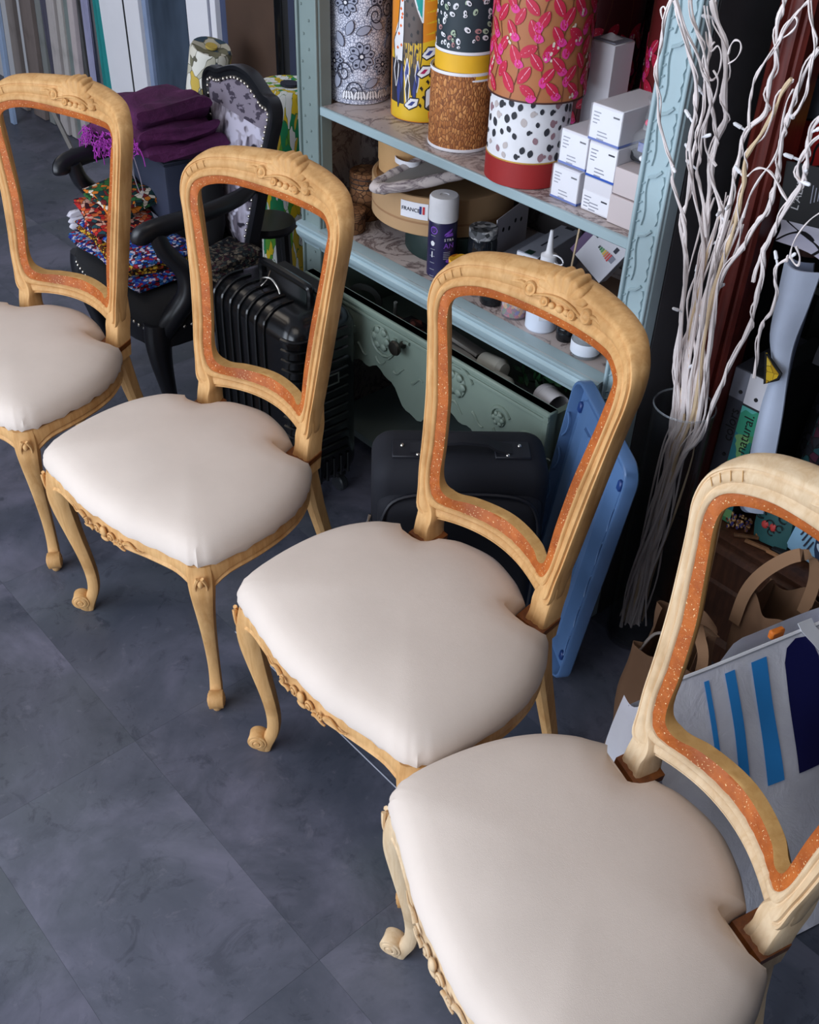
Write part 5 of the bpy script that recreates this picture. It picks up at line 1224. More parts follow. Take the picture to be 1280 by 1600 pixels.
mb.grid(lambda u, w: Vector((xl(w) + (-.012 * u * w), (.30 * w) + u * (.30 - .24 * w) , .004 + .40 * w + (-.075 * u - .04 * math.sin(PI * u)) * w)), 12, 12)
mb.grid(lambda u, w: Vector((-.05 + .36 * u - .06 * w * (1 - u), .30 + .045 * w, .004 + (.315 + .072 * min(1, max(0, (u - .42) / .09))) * w + .003 * math.sin(u * 9) * w)), 24, 10)
mb.grid(lambda u, w: Vector((.31, .30 * w + u * (.30 - .255 * w), .004 + (.41 - .02 * u) * w)), 4, 8)
mb.grid(lambda u, w: Vector((-.05 + .36 * u, .30 * w, .004)), 8, 6)
bb = mb.build('bag_body', BAGW.m, t)
def facepatch(name, poly, mat, off=.0022):
    cu = sum(p[0] for p in poly) / len(poly); cv = sum(p[1] for p in poly) / len(poly); N = 7; mb = MB(); rings_ = []
    dense = []
    for a, b in zip(poly, poly[1:] + poly[:1]):
        k = max(1, int(math.hypot(b[0] - a[0], (b[1] - a[1]) * .5) / .012))
        for j in range(k): dense.append((a[0] + (b[0] - a[0]) * j / k, a[1] + (b[1] - a[1]) * j / k))
    for i in range(N): k = 1 - i / N; rings_.append([bagp(cu + (p[0] - cu) * k, cv + (p[1] - cv) * k, off) for p in dense])
    mb.rings(rings_, caps=False); mb.add(rings_[-1] + [bagp(cu, cv, off)], [(k, (k + 1) % len(dense), len(dense)) for k in range(len(dense))])
    return mb.build(name, mat, bb)
SKY = plain('azure_print', S(56, 156, 236), .5, var=.03); NAVY = plain('navy_print', S(20, 22, 84), .5, var=.03)
for a, b, c in ((-.013, -.003, -.024), (.030, .051, -.024), (.086, .119, -.026)): facepatch('stripe', [(a, .965), (b, .965), (b + c, .55), (a + c, .55)], SKY)
facepatch('letter_stroke', [(.124, .55), (.178, .545), (.196, .66), (.212, .80), (.222, .90), (.215, .975), (.185, .985), (.163, .965), (.152, .92)], NAVY)
facepatch('letter_stroke', [(.230, .90), (.222, .965), (.245, .98), (.256, .95), (.257, .60), (.254, .60)], NAVY, .0026)
facepatch('letter_stroke', [(.19, .66), (.255, .66), (.255, .755), (.20, .755)], NAVY, .0030)
mb = MB(); mb.tube([bagp(xl(1) + (.31 - xl(1)) * k / 20, 1.0) for k in range(21)], .0035, 6); mb.build('rim_hem', M['w'], bb)
mb = MB(); mb.rings([[bagp(x, w, .004), bagp(x + .030, w, .004), bagp(x + .030, w, .002), bagp(x, w, .002)] for x, w in ((.25, .80), (.235, .88), (.215, .95), (.20, 1.0), (.196, 1.03))]); mb.build('handle_strap', M['w'], t)
MB().box((.165, .318, .405), (.030, .012, .018), ch=.004).build('price_tag', plain('orange_tag', S(238, 128, 40), .6), t)
KP = M['kraft']
def paper_bag(label, s0, s1, n0, n1, h, rot, seed, notch=.05):
    t = thing('paper_bag', label, 'bag', at((s0 + s1) / 2, (n0 + n1) / 2, 0), ROT + R(rot), 'brown paper bags by the walnut cabinet')
    w_, d_ = s1 - s0, n1 - n0; rr = random.Random(seed); ph = [rr.uniform(0, 6) for _ in range(4)]
    P_ = []
    for i in range(64):
        a = 2 * PI * i / 64; c, s_ = math.cos(a), math.sin(a); f = 1 / (abs(c) ** 7 + abs(s_) ** 7) ** (1 / 7)
        P_.append((c * f * w_ / 2, s_ * f * d_ / 2, a))
    def pt(i, v, inset=0.):
        x, y, a = P_[i % 64]; k = 1 - inset
        pin = .30 * v ** 2 * math.exp(-((abs(x) - w_ / 2) / (w_ * .08)) ** 2) * (1 if abs(y) < d_ * .35 else .2)
        return Vector((x * k * (1 - pin) + .004 * math.sin(v * 9 + a * 3 + ph[0]), y * k * (1 - .12 * v) + .005 * math.sin(v * 7 + a * 5 + ph[1]), h * v + .012 * v * math.sin(a * 2 + ph[2]) + .010 * v * math.sin(a * 5 + ph[3])))
    mb = MB(); mb.rings([[pt(i, v / 12) for i in range(64)] for v in range(13)] + [[pt(i, v / 12, .014) for i in range(64)] for v in range(12, 0, -1)], caps=False)
    mb.add([pt(i, 0) for i in range(64)], [tuple(range(64))], 0, False)
    mb.build('body', KP, t); return t, pt
def strap(t, pts, w_=.022):
    P_ = smooth_path(pts, 6); rg = []
    for i, p in enumerate(P_):
        T = (P_[min(i + 1, len(P_) - 1)] - P_[max(i - 1, 0)]).normalized(); side = Vector((1, 0, 0)) if abs(T.x) < .8 else Vector((0, 0, 1)); side = (side - T * side.dot(T)).normalized(); nn = T.cross(side)
        rg.append([p + side * w_ / 2 + nn * .0008, p - side * w_ / 2 + nn * .0008, p - side * w_ / 2 - nn * .0008, p + side * w_ / 2 - nn * .0008])
    return MB().rings(rg).build('handle', plain('kraft_strap', S(150, 114, 84), .85), t)
t, pt = paper_bag('gaping brown paper bag nearest the branches', -.735, -.600, 1.225, 1.400, .30, 14, 1)
strap(t, [Vector((.070, -.05, .20)), Vector((.068, -.045, .315)), Vector((.045, -.02, .345)), Vector((.03, .02, .335)), Vector((.06, .045, .30))], .020)
MB().tube(smooth_path([Vector((-.045, -.055, .285)), Vector((-.03, -.035, .318)), Vector((.0, -.03, .325)), Vector((.02, -.045, .300))], 5), .003, 6).build('twine', plain('grey_twine', S(150, 140, 134), .8), t)
t, pt = paper_bag('brown paper bag with a tall standing strap handle against the walnut cabinet', -.645, -.515, 1.470, 1.588, .325, -2, 2)
strap(t, [Vector((-.055, -.062, .26)), Vector((-.052, -.060, .34)), Vector((-.035, -.050, .40)), Vector((.0, -.035, .455)), Vector((.030, -.02, .465)), Vector((.040, .0, .40)), Vector((.035, .012, .31))], .024)

# ---------------------------------------------------------------- the walnut / mahogany cabinet on the right
WN = 1.612
W_ = thing('display_cabinet', 'dark red-brown wooden cabinet with a fluted post, open and full of cloth', 'cabinet', at(0, WN, 0), ROT)
CL, CR = -.932, .45
mb = MB(); xw = .064
mb.rings([[Vector((CL + x, y, z)) for x, y in ((0, .06), (0, .004), (.006, -.004), (.014, -.006), (.019, .002), (.024, .002), (.028, -.008), (.038, -.010), (.046, -.008), (.049, .001), (.054, .001), (.058, -.005), (.064, .0), (.064, .06))] for z in (.325, 1.98)], smooth=False)
mb.build('post', M['red_wood'], W_, angle=30)
mb = MB(); prof = [(.02, .327), (-.012, .327), (-.020, .323), (-.018, .318), (-.006, .312), (-.004, .298), (-.014, .292), (-.016, .280), (-.004, .272), (-.002, .20), (-.008, .194), (-.008, .186), (.0, .18), (.0, .06), (-.012, .05), (-.014, .0), (.02, 0)]
mb.rings([[Vector((x, y, z)) for y, z in prof] for x in (CL - .01, CR)], smooth=False); mb.build('base_moulding', M['brown_wood'], W_, angle=30)
MB().box(((CL + CR) / 2, .20, .318), (CR - CL, .38, .016)).build('shelf_board', M['brown_wood'], W_)
MB().box((CL + .014, .22, 1.16), (.02, .34, 1.65)).build('side_panel', M['dark'], W_)
MB().box(((CL + CR) / 2, .40, .99), (CR - CL, .015, 1.98)).build('rear_panel', plain('green_black_panel', S(40, 44, 42), .8), W_)
MB().box(((CL + CR) / 2, .26, 1.18), (CR - CL - .04, .24, .018)).build('shelf_board', M['red_wood'], W_)
MB().box(((CL + CR) / 2, .30, .78), (CR - CL - .04, .18, .014)).build('shelf_board', plain('olive_shelf', S(62, 66, 58), .7), W_)
ZB = .327
def binder(label, s, n, w_, d, h, spine_m, word, ink, tilt, splash=None):
    t = thing('sample_binder', label, 'binder', at(s, n, ZB), (0, R(tilt), ROT), 'fabric sample binders in the cabinet')
    MB().box((w_ / 2, d / 2, h / 2), (w_, d, h), ch=.0015).build('cover', spine_m, t)
    MB().box((w_ / 2, -.0006, h * .90), (w_ * .96, .001, h * .19)).build('spine_head', M['offwhite'] if splash else plain('dim_head', S(120, 122, 134), .6), t)
    if splash: MB().box((w_ / 2, -.0006, h * .40), (w_ * .96, .001, h * .78)).build('spine_print', splash, t)
    for z in (.86, .42): MB().lathe([(0, 0), (.004, 0), (.004, .002), (0, .002)], 12, M=face_mx((w_ * .6, -.001, h * z), (1, 0, 0), (0, 0, 1))).build('spine_eyelet', M['rubber'], t)
    text('lettering', word, .030, ink, t, face_mx((w_ * .55, -.0016, h * .63), (0, 0, 1), (-1, 0, 0)))
    return t
GREENS = palette('blurred_green_print', [S(60, 150, 120), S(40, 120, 104), S(96, 180, 170), S(70, 140, 90), S(120, 170, 110), S(50, 120, 130)], 34, dist=1.6)
binder('grey sample binder lettered colors, beside the fluted post', -.8668, 1.652, .040, .20, .335, plain('slate_binder', S(58, 60, 70), .6), 'colors', M['rubber'], 0)
binder('green-spined sample binder lettered natural.', -.8255, 1.637, .042, .22, .345, plain('dark_binder', S(40, 42, 46), .6), 'natural.', M['rubber'], 0, GREENS)
def ribbon(name, label, cat, path, widths, mat, th=.004, back=None, side=Vector((1, 0, 0)), curl=.35, group=None):
    t = thing(name, label, cat, at(path[0][0], path[0][1], 0), ROT, group); o = Vector((path[0][0], path[0][1], 0))
    P_ = smooth_path([Vector(p) - o for p in path], 5); Wd = [v.x for v in smooth_path([(w_, 0, 0) for w_ in widths], 5)]; rg = []
    for p, w_ in zip(P_, Wd):
        row = [p + side * (w_ * (k / 8 - .5)) + Vector((0, -curl * w_ * math.sin(PI * k / 8) + .0, 0)) for k in range(9)]
        rg.append(row + [q + Vector((0, th, 0)) for q in row[::-1]])
    MB().rings(rg).build('cloth', mat, t); return t
ICE = fabric('ice_blue_backing', S(196, 206, 226), var=.12, weave=700)
ribbon('hanging_sample', 'pale ice-blue sheet of upholstery cloth hanging twisted in the cabinet', 'fabric', [(-.785, 1.635, .905), (-.782, 1.63, .84), (-.782, 1.63, .765), (-.768, 1.63, .70), (-.762, 1.63, .62), (-.754, 1.63, .52), (-.742, 1.63, .40)], [.070, .062, .050, .034, .046, .052, .050], ICE)
ribbon('hanging_sample', 'grey-blue folded strip hanging behind the ice-blue sheet', 'fabric', [(-.808, 1.67, .90), (-.800, 1.67, .82), (-.785, 1.665, .72), (-.770, 1.66, .60), (-.764, 1.65, .50), (-.762, 1.65, .375)], [.05, .06, .035, .03, .036, .036], plain('grey_blue_strip', S(132, 142, 166), .8))
t = thing('sample_corner', 'small mustard cloth corner with black edging by the ice-blue sheet', 'fabric', at(-.775, 1.605, 0), ROT)
mb = MB(); cn_ = [(-.016, .742), (.004, .728), (.022, .716), (.020, .704), (-.002, .684)]
mb.prism(cn_, -.002, .002, M=Matrix(((1, 0, 0, 0), (0, 0, -1, 0), (0, 1, 0, 0), (0, 0, 0, 1)))); mb.build('cloth', palette('mustard_print', [S(206, 168, 40), S(180, 140, 30), S(216, 184, 70)], 60, S(60, 44, 20), .02), t)
MB().tube([Vector((x, -.0005, z)) for x, z in cn_], .0032, 6, loop=True).build('edging', M['rubber'], t)
# hanging patterned pieces at the upper right
def sheet(name, label, s0, s1, n, z0, z1, mat, seed, amp=.012, slope=0., group='cloth pieces hanging in the cabinet'):
    rr = random.Random(seed); a, b = rr.uniform(0, 6), rr.uniform(0, 6); t = thing(name, label, 'fabric', at((s0 + s1) / 2, n, 0), ROT, group)
    f = lambda u, v, o=0.: Vector(((u - .5) * (s1 - s0), amp * math.sin(u * 9 + a) * (.4 + .6 * (1 - v)) + .006 * math.sin(v * 8 + b) + o, z0 + (z1 - z0) * v + slope * (u - .5) * (1 - v)))
    mb = MB(); n1, n2 = 18, 10
    mb.grid(lambda u, v: f(u, v), n1, n2); mb.grid(lambda u, v: f(u, v, .004), n1, n2); mb.build('cloth', mat, t); return t
LILY = palette('grey_blossom_print', [S(214, 210, 222), S(196, 192, 208), S(226, 222, 230), S(196, 146, 40), S(150, 196, 210), S(214, 210, 222)], 13, S(24, 22, 26), .035, dist=1.4)
BLOOM = palette('dark_blossom_print', [S(26, 56, 74), S(80, 84, 92), S(206, 140, 40), S(176, 36, 36), S(70, 80, 84), S(30, 70, 90)], 15, S(20, 20, 24), .04, dist=1.4)
sheet('cloth_piece', 'dark teal and orange blossom cloth hanging highest in the cabinet', -.905, -.60, 1.715, 1.00, 1.175, BLOOM, 1)
sheet('cloth_piece', 'grey blossom cloth with black outlines under the black card', -.858, -.60, 1.665, .905, .985, LILY, 2, slope=-.03)
sheet('cloth_piece', 'plain rust-brown cloth hanging in the shade of the cabinet', -.90, -.80, 1.80, .85, 1.15, plain('rust_cloth', S(92, 62, 56), .8), 3)
t = thing('name_card', 'black card with small pale lettering hanging in the cabinet', 'card', at(-.795, 1.632, 1.025), (0, R(-6), ROT))
MB().box((0, 0, 0), (.125, .003, .098), ch=.0008).build('card', M['rubber'], t)
text('lettering', "L'ALIE", .020, plain('silver_letter', S(170, 168, 170), .5), t, face_mx((-.030, -.002, -.002), (.10, 0, 1), (-1, 0, .10)))
for k in range(3): MB().box((-.006 + .006 * k, -.0018, .004), (.0016, .0006, .03 - .006 * k)).build('small_print', M['inkgrey'], t)
# bolts of cloth standing in the cabinet
DK = [palette('dark_bolt_%d' % k, c, 60, S(12, 12, 14), .06) for k, c in enumerate(([S(20, 22, 30), S(60, 24, 40), S(24, 60, 64), S(30, 30, 36)], [S(16, 16, 20), S(26, 26, 32), S(40, 40, 48)], [S(34, 40, 60), S(60, 66, 84), S(24, 26, 36)], [S(22, 22, 28), S(80, 78, 84), S(16, 16, 20)]))]
bolts = [(-.700, 1.735, .030, .62, 3, DK[0], 'slim dark bolt of cloth with teal and red pattern, leaning in the cabinet'), (-.752, 1.85, .034, .43, 1, DK[1], 'nearly black bolt of cloth at the back beside the ice-blue sheet'), (-.628, 1.765, .036, .58, 4, DK[2], 'blue-grey mottled bolt of cloth leaning in the cabinet'), (-.545, 1.740, .034, .50, 5, DK[3], 'black and grey bolt of cloth, rightmost in the cabinet'), (-.66, 1.90, .038, .43, 2, DK[1], 'black bolt of cloth standing behind the blue-grey one')]
for s_, n_, r_, h_, tl, m_, lab in bolts: bolster('cloth_bolt', lab, s_, n_, ZB + .004, h_, r_, m_, (-2, tl), core=M['inkgrey'])
sheet('cloth_piece', 'black napped cloth hanging over the standing bolts', -.735, -.58, 1.690, .735, .885, plain('black_nap', S(24, 24, 30), .9, bump=.4), 5, amp=.012, slope=.03)
# small things behind the nearest chair back
t = thing('berry_pouch', 'dark green pouch with black scrolls and red berries on the cabinet floor', 'pouch', at(-.693, 1.652, ZB + .004), (R(-6), R(-8), ROT))
mb = MB(); mb.rings([[Vector((x * w_, y * d_, z)) for x, y in ((-.5, -.2), (-.2, -.5), (.2, -.5), (.5, -.2), (.5, .2), (.2, .5), (-.2, .5), (-.5, .2))] for z, w_, d_ in ((0, .074, .03), (.03, .08, .036), (.07, .078, .03), (.105, .07, .012), (.112, .07, .004))]); mb.build('pouch', plain('green_pouch', S(44, 92, 92), .6), t)
mb = MB(); rr = random.Random(5)
for k in range(12):
    cx_, cz_ = rr.uniform(-.026, .026), rr.uniform(.03, .10); r_ = rr.uniform(.006, .011)
    mb.tube([(cx_ + r_ * math.cos(a), -.0185 if cz_ < .07 else -.015, cz_ + r_ * math.sin(a)) for a in [k2 * .6 for k2 in range(10)]], .0014, 4)
tag(mb.build('scroll_print', M['rubber'], t), kind='stuff')
for x in (-.012, .006): MB().sphere((x, -.0175, .042), (.008, .003, .009), 10, 6).build('berry', plain('red_berry', S(206, 70, 66), .5), t)
t = thing('leaf_packet', 'pale blue packet with navy and white leaf print on the cabinet floor', 'packet', at(-.622, 1.658, ZB + .010), (R(-6), R(8), ROT + R(4)))
mb = MB(); mb.rings([[Vector((x * w_, y * d_, z)) for x, y in ((-.5, -.3), (-.2, -.5), (.2, -.5), (.5, -.3), (.5, .3), (.2, .5), (-.2, .5), (-.5, .3))] for z, w_, d_ in ((0, .075, .02), (.01, .08, .034), (.06, .084, .040), (.11, .082, .034), (.128, .08, .008))]); mb.build('packet', plain('ice_blue_packet', S(150, 196, 226), .45), t)
mb = MB(); mb.add([Vector((x, -.0212, z)) for x, z in ((-.004, .122), (.030, .116), (.036, .05), (.030, .012), (.012, .04), (.0, .08))], [tuple(range(6))], 0, False); mb.build('leaf_print', plain('navy_leaf', S(40, 58, 86), .5), t)
for x, z, a in ((.012, .104, -.3), (.020, .076, -.4), (.024, .048, -.5)):
    MB().add([Vector((p, -.0216, q)) for p, q in leafp(x, z, .014, .007, a)], [tuple(range(14))], 0, False).build('leaf_print', plain('white_leaf', S(206, 226, 242), .5), t)
for k in range(4): MB().box((-.030 + .009 * k, -.0215, .062 - .008 * k), (.003, .0006, .030), M=Matrix.Rotation(R(8), 4, 'Y')).build('print', M['ink'], t)
ZEB = NT('zebra_print', .6); v = ZEB.coords((1, 1, 1), rot=(0, R(25), 0)); wv = ZEB.node('ShaderNodeTexWave', {'Vector': v, 'Scale': 46., 'Distortion': 3., 'Detail': 2., 'Detail Scale': 2.}, bands_direction='Z')
ZEB.base(ZEB.ramp(wv.outputs['Fac'], [(.45, S(24, 28, 40)), (.5, S(222, 226, 234))], 'CONSTANT'))
bolster('cloth_bolt', 'short bolt of black and white striped cloth at the right of the leaf packet', -.542, 1.660, ZB + .004, .15, .03, ZEB.m, (-4, 3), core=M['w'])
t = thing('wood_beads', 'heap of pale carved wooden beads on the cabinet floor', 'beads', at(-.768, 1.640, ZB + .003), ROT); rr = random.Random(9); mb = MB()
for k in range(70): mb.sphere((rr.gauss(0, .014), rr.gauss(0, .008), .004 + abs(rr.gauss(0, .010))), (.0035, .0035, .005), 6, 4)
tag(mb.build('bead', palette('bead_wood', [S(206, 170, 120), S(150, 104, 62), S(96, 60, 40), S(60, 60, 120)], 200), t), kind='stuff')
for k, (s_, n_, rz, lab) in enumerate(((-.735, 1.625, 38, 'thin dark stick lying beside the wooden beads'), (-.705, 1.618, 12, 'pale stick lying on the cabinet edge'), (-.658, 1.622, 6, 'brown stick lying nearest the leaf packet'))):
    t = thing('stick', lab, 'stick', at(s_, n_, ZB + .006), ROT + R(rz)); MB().box((0, 0, 0), (.05, .008, .006), ch=.001).build('stick', wood('stick_wood_%d' % k, S(70 + 40 * k, 50 + 24 * k, 36 + 16 * k), S(120 + 30 * k, 84 + 24 * k, 56 + 16 * k)), t)
t = thing('dark_folder', 'near-black folder lying flat among the sticks', 'folder', at(-.655, 1.640, ZB + .0055), (0, 0, ROT + R(4))); MB().box((0, 0, 0), (.05, .022, .010), ch=.002).build('folder', M['rubber'], t)

# ---------------------------------------------------------------- the branches in their tall glass
VS, VN = -.885, 1.53
t = thing('glass_vase', 'tall smoky glass cylinder holding the white branches', 'vase', at(VS, VN, 0), ROT)
g = NT('smoky_glass', .04, 0, .5); g.b.inputs['Base Color'].default_value = (.03, .032, .036, 1); g.b.inputs['Alpha'].default_value = .2
MB().lathe([(0, .0), (.058, 0), (.060, .004), (.060, .612), (.0575, .612), (.0565, .010), (0, .010)], 40).build('glass', g.m, t)
MB().lathe([(.0568, .611), (.0588, .6145), (.0604, .611)], 40).build('rim', glass('clear_rim', (.5, .55, .6, 1), .05, .22), t)
BRT = thing('lit_branches', 'bundle of white twisted branches wound with wire and tiny white bulbs, standing in the glass', 'branches', at(VS, VN, 0), ROT)
BRANCHES = [
 (9, "-949,1452,1320 -936,1454,1296 -916,1457,1268 -907,1461,1229 -903,1465,1191 -894,1469,1159 -902,1472,1132 -908,1476,1094 -903,1481,1047 -900,1487,992 -894,1495,923 -895,1503,848 -894,1513,757 -892,1524,658 -885,1530,573 -897,1526,500 -888,1538,330 -905,1525,160 -897,1533,30"),
 (6, "-950,1361,1331 -934,1364,1304 -917,1373,1263 -903,1382,1225 -900,1391,1187 -905,1399,1156 -907,1406,1124 -902,1416,1083 -907,1429,1026 -915,1438,988 -904,1452,932 -899,1463,884 -905,1489,773 -912,1507,697 -899,1524,626 -893,1530,539 -887,1530,500 -883,1531,330 -890,1521,160 -885,1527,30"),
 (4, "-919,1309,1344 -924,1309,1318 -931,1317,1290 -939,1330,1247 -938,1343,1205 -936,1355,1165 -922,1367,1128 -912,1376,1099 -910,1384,1073 -900,1393,1043 -890,1403,1012 -884,1413,978 -886,1431,922 -888,1451,855 -896,1483,753 -906,1513,656 -898,1530,536 -890,1527,500 -896,1513,330 -893,1512,160 -895,1510,30"),
 (5, "-959,1413,1323 -948,1416,1294 -929,1422,1262 -916,1427,1228 -909,1432,1196 -897,1437,1170 -887,1441,1142 -886,1445,1117 -888,1452,1079 -876,1456,1051 -858,1463,1012 -856,1470,967 -860,1484,881 -865,1504,759 -869,1528,611 -890,1530,500 -901,1533,330 -916,1527,160 -911,1533,30"),
 (4, "-938,1426,1317 -926,1432,1274 -925,1439,1228 -926,1443,1199 -924,1448,1165 -927,1452,1139 -931,1456,1107 -931,1461,1075 -922,1467,1033 -902,1474,983 -887,1482,930 -885,1495,843 -887,1513,720 -883,1530,589 -877,1536,500 -875,1538,330 -879,1534,160 -884,1529,30"),
 (6, "-778,1361,1364 -783,1361,1339 -778,1362,1312 -775,1369,1283 -781,1374,1260 -781,1380,1233 -783,1386,1211 -805,1392,1184 -815,1397,1162 -818,1404,1131 -823,1412,1098 -827,1423,1054 -834,1434,1007 -844,1446,956 -855,1462,889 -861,1484,794 -874,1510,686 -871,1530,581 -882,1530,500 -878,1540,330 -891,1532,160 -880,1543,30"),
 (6, "-734,1345,1278 -746,1351,1256 -755,1359,1226 -772,1369,1189 -788,1377,1160 -795,1383,1138 -793,1392,1107 -797,1399,1080 -802,1410,1040 -811,1422,997 -825,1436,943 -838,1455,875 -848,1482,775 -860,1525,617 -874,1525,500 -879,1528,330 -891,1521,160 -885,1528,30"),
 (6, "-701,1335,1325 -713,1340,1298 -723,1348,1266 -729,1355,1243 -733,1362,1214 -739,1368,1194 -738,1374,1170 -738,1380,1151 -741,1388,1120 -745,1396,1093 -754,1402,1068 -763,1406,1054 -782,1419,1008 -797,1427,979 -819,1439,934 -830,1454,878 -835,1481,781 -843,1506,689 -850,1530,577 -864,1531,500 -882,1522,330 -881,1529,160 -876,1534,30"),
 (6, "-656,1303,1257 -668,1310,1238 -673,1319,1210 -671,1327,1187 -675,1336,1162 -688,1346,1133 -701,1356,1103 -715,1369,1066 -729,1382,1027 -730,1395,992 -736,1408,953 -740,1421,914 -748,1436,872 -767,1456,815 -785,1472,769 -800,1490,716 -816,1509,660 -839,1530,559 -863,1523,500 -873,1531,330 -893,1523,160 -892,1524,30"),
 (4, "-653,1312,1232 -668,1317,1216 -683,1327,1188 -684,1335,1164 -677,1339,1151 -688,1348,1128 -710,1365,1076 -734,1387,1014 -745,1405,962"),
 (4, "-684,1380,1034 -690,1383,1026 -705,1389,1008 -707,1399,978 -704,1407,956 -711,1421,915 -725,1430,890 -730,1442,854 -731,1457,812 -736,1472,767"),
 (2.2, "-746,1309,1329 -742,1309,1347 -732,1309,1359 -726,1309,1356 -727,1309,1347 -735,1309,1337 -746,1309,1329"),
 (2.2, "-718,1309,1382 -727,1309,1367 -740,1309,1341 -747,1309,1325 -765,1317,1290 -778,1327,1256 -780,1336,1229 -777,1344,1201"),
 (2.2, "-874,1411,1254 -862,1409,1264 -856,1407,1278 -859,1405,1288 -868,1405,1288 -874,1407,1279 -876,1409,1267"),
 (2.5, "-715,1322,1273 -723,1328,1253 -727,1338,1221 -730,1349,1185 -739,1357,1160 -753,1364,1136 -770,1376,1099 -779,1388,1059"),
 (3, "-776,1367,1128 -766,1363,1141 -754,1360,1148 -741,1361,1147 -730,1364,1138 -718,1369,1122 -705,1373,1109"),
 (2.5, "-693,1270,1391 -683,1270,1365 -672,1270,1338 -672,1274,1303 -676,1282,1282 -685,1291,1258 -692,1295,1247"),
 (2.5, "-929,1309,1317 -934,1309,1328 -930,1309,1333 -924,1309,1325 -927,1314,1300 -933,1321,1276"),
 (2.5, "-935,1431,1282 -929,1433,1265 -921,1434,1257 -911,1433,1267 -902,1435,1252 -905,1439,1228 -915,1440,1216 -924,1439,1229 -925,1435,1256 -918,1432,1271"),
 (3, "-906,1426,1235 -896,1428,1223 -897,1432,1199 -905,1436,1172 -908,1441,1141 -902,1446,1112 -880,1449,1093"),
 (3.5, "-965,1387,1325 -944,1392,1290 -920,1398,1258 -911,1403,1237 -898,1406,1222 -890,1412,1190 -899,1420,1148 -900,1428,1111 -903,1433,1084 -895,1438,1059 -883,1446,1019 -874,1455,976"),
 (2.5, "-642,1349,1124 -660,1356,1103 -678,1368,1069 -685,1378,1039 -679,1383,1025 -671,1384,1023 -670,1379,1038 -677,1373,1053"),
 (3, "-906,1476,1023 -906,1483,966 -914,1491,904 -919,1500,839 -914,1508,774 -907,1516,708 -909,1526,635 -906,1530,562 -912,1529,500 -914,1529,330 -912,1533,160 -921,1524,30"),
 (3.5, "-895,1478,1011 -895,1485,956 -899,1492,897 -911,1501,832 -902,1508,772 -915,1517,698 -906,1526,634 -909,1530,561 -898,1530,500 -886,1535,330 -897,1520,160 -889,1528,30"),
 (3, "-894,1475,1029 -895,1483,972 -899,1490,911 -901,1499,847 -901,1507,782 -910,1516,708 -902,1525,639 -898,1530,566 -897,1525,500 -883,1536,330 -881,1535,160 -895,1521,30"),
 (3.5, "-887,1475,1033 -898,1483,972 -893,1490,915 -899,1498,850 -901,1507,782 -903,1516,711 -894,1524,643 -893,1530,569 -897,1511,500 -892,1508,330 -901,1493,160 -896,1499,30"),
 (2.5, "-876,1479,1000 -884,1486,943 -888,1493,887 -896,1501,825 -900,1509,763 -898,1517,701 -888,1525,638 -896,1530,567 -890,1526,500 -901,1510,330 -896,1511,160 -888,1519,30"),
 (4.5, "-868,1476,1024 -881,1484,964 -887,1491,905 -892,1499,841 -897,1508,775 -889,1516,712 -896,1525,639 -880,1530,576 -890,1525,500 -886,1532,330 -896,1524,160 -905,1515,30"),
 (3, "-872,1475,1032 -875,1482,976 -888,1490,912 -892,1498,849 -885,1506,786 -892,1515,715 -891,1524,643 -884,1530,573 -884,1524,500 -887,1517,330 -883,1519,160 -885,1517,30"),
 (3.5, "-862,1473,1045 -878,1481,982 -889,1489,918 -891,1498,854 -892,1506,788 -878,1514,725 -884,1524,650 -873,1530,579 -877,1529,500 -864,1543,330 -876,1533,160 -863,1545,30"),
 (3, "-867,1473,1049 -867,1480,992 -876,1488,927 -888,1497,859 -878,1505,797 -879,1514,727 -872,1523,656 -873,1530,579 -873,1526,500 -882,1514,330 -876,1519,160 -881,1514,30"),
 (3.5, "-853,1479,1005 -863,1486,949 -869,1493,892 -883,1501,829 -874,1508,773 -875,1516,711 -871,1524,648 -868,1530,582 -876,1544,500 -881,1552,330 -876,1566,160 -883,1559,30"),
 (3, "-844,1479,1002 -856,1486,947 -870,1493,888 -870,1501,831 -877,1508,770 -874,1516,710 -862,1524,651 -860,1530,586 -868,1533,500 -886,1522,330 -895,1518,160 -880,1533,30"),
 (3, "-843,1476,1025 -854,1483,968 -867,1491,905 -880,1499,841 -865,1506,786 -869,1515,719 -855,1523,659 -855,1530,589 -855,1551,500 -866,1553,330 -879,1549,160 -878,1550,30"),
 (2.5, "-843,1475,1031 -852,1482,974 -868,1490,911 -872,1498,850 -870,1506,788 -857,1514,728 -853,1522,662 -852,1530,590 -865,1538,500 -868,1547,330 -884,1540,160 -888,1536,30"),
 (2.5, "-842,1472,1056 -850,1480,997 -858,1487,934 -872,1496,866 -868,1504,801 -861,1513,734 -848,1521,668 -849,1530,592 -876,1523,500 -880,1530,330 -886,1531,160 -896,1521,30"),
 (3, "-826,1478,1008 -833,1485,956 -849,1492,897 -857,1500,837 -853,1507,780 -852,1515,721 -853,1523,655 -846,1530,594 -872,1538,500 -896,1534,330 -900,1543,160 -912,1532,30"),
 (4.5, "-825,1473,1045 -836,1481,987 -850,1489,924 -857,1497,861 -856,1505,798 -849,1513,735 -842,1521,668 -840,1530,596 -859,1524,500 -880,1511,330 -897,1499,160 -898,1499,30"),
]
rr = random.Random(31)
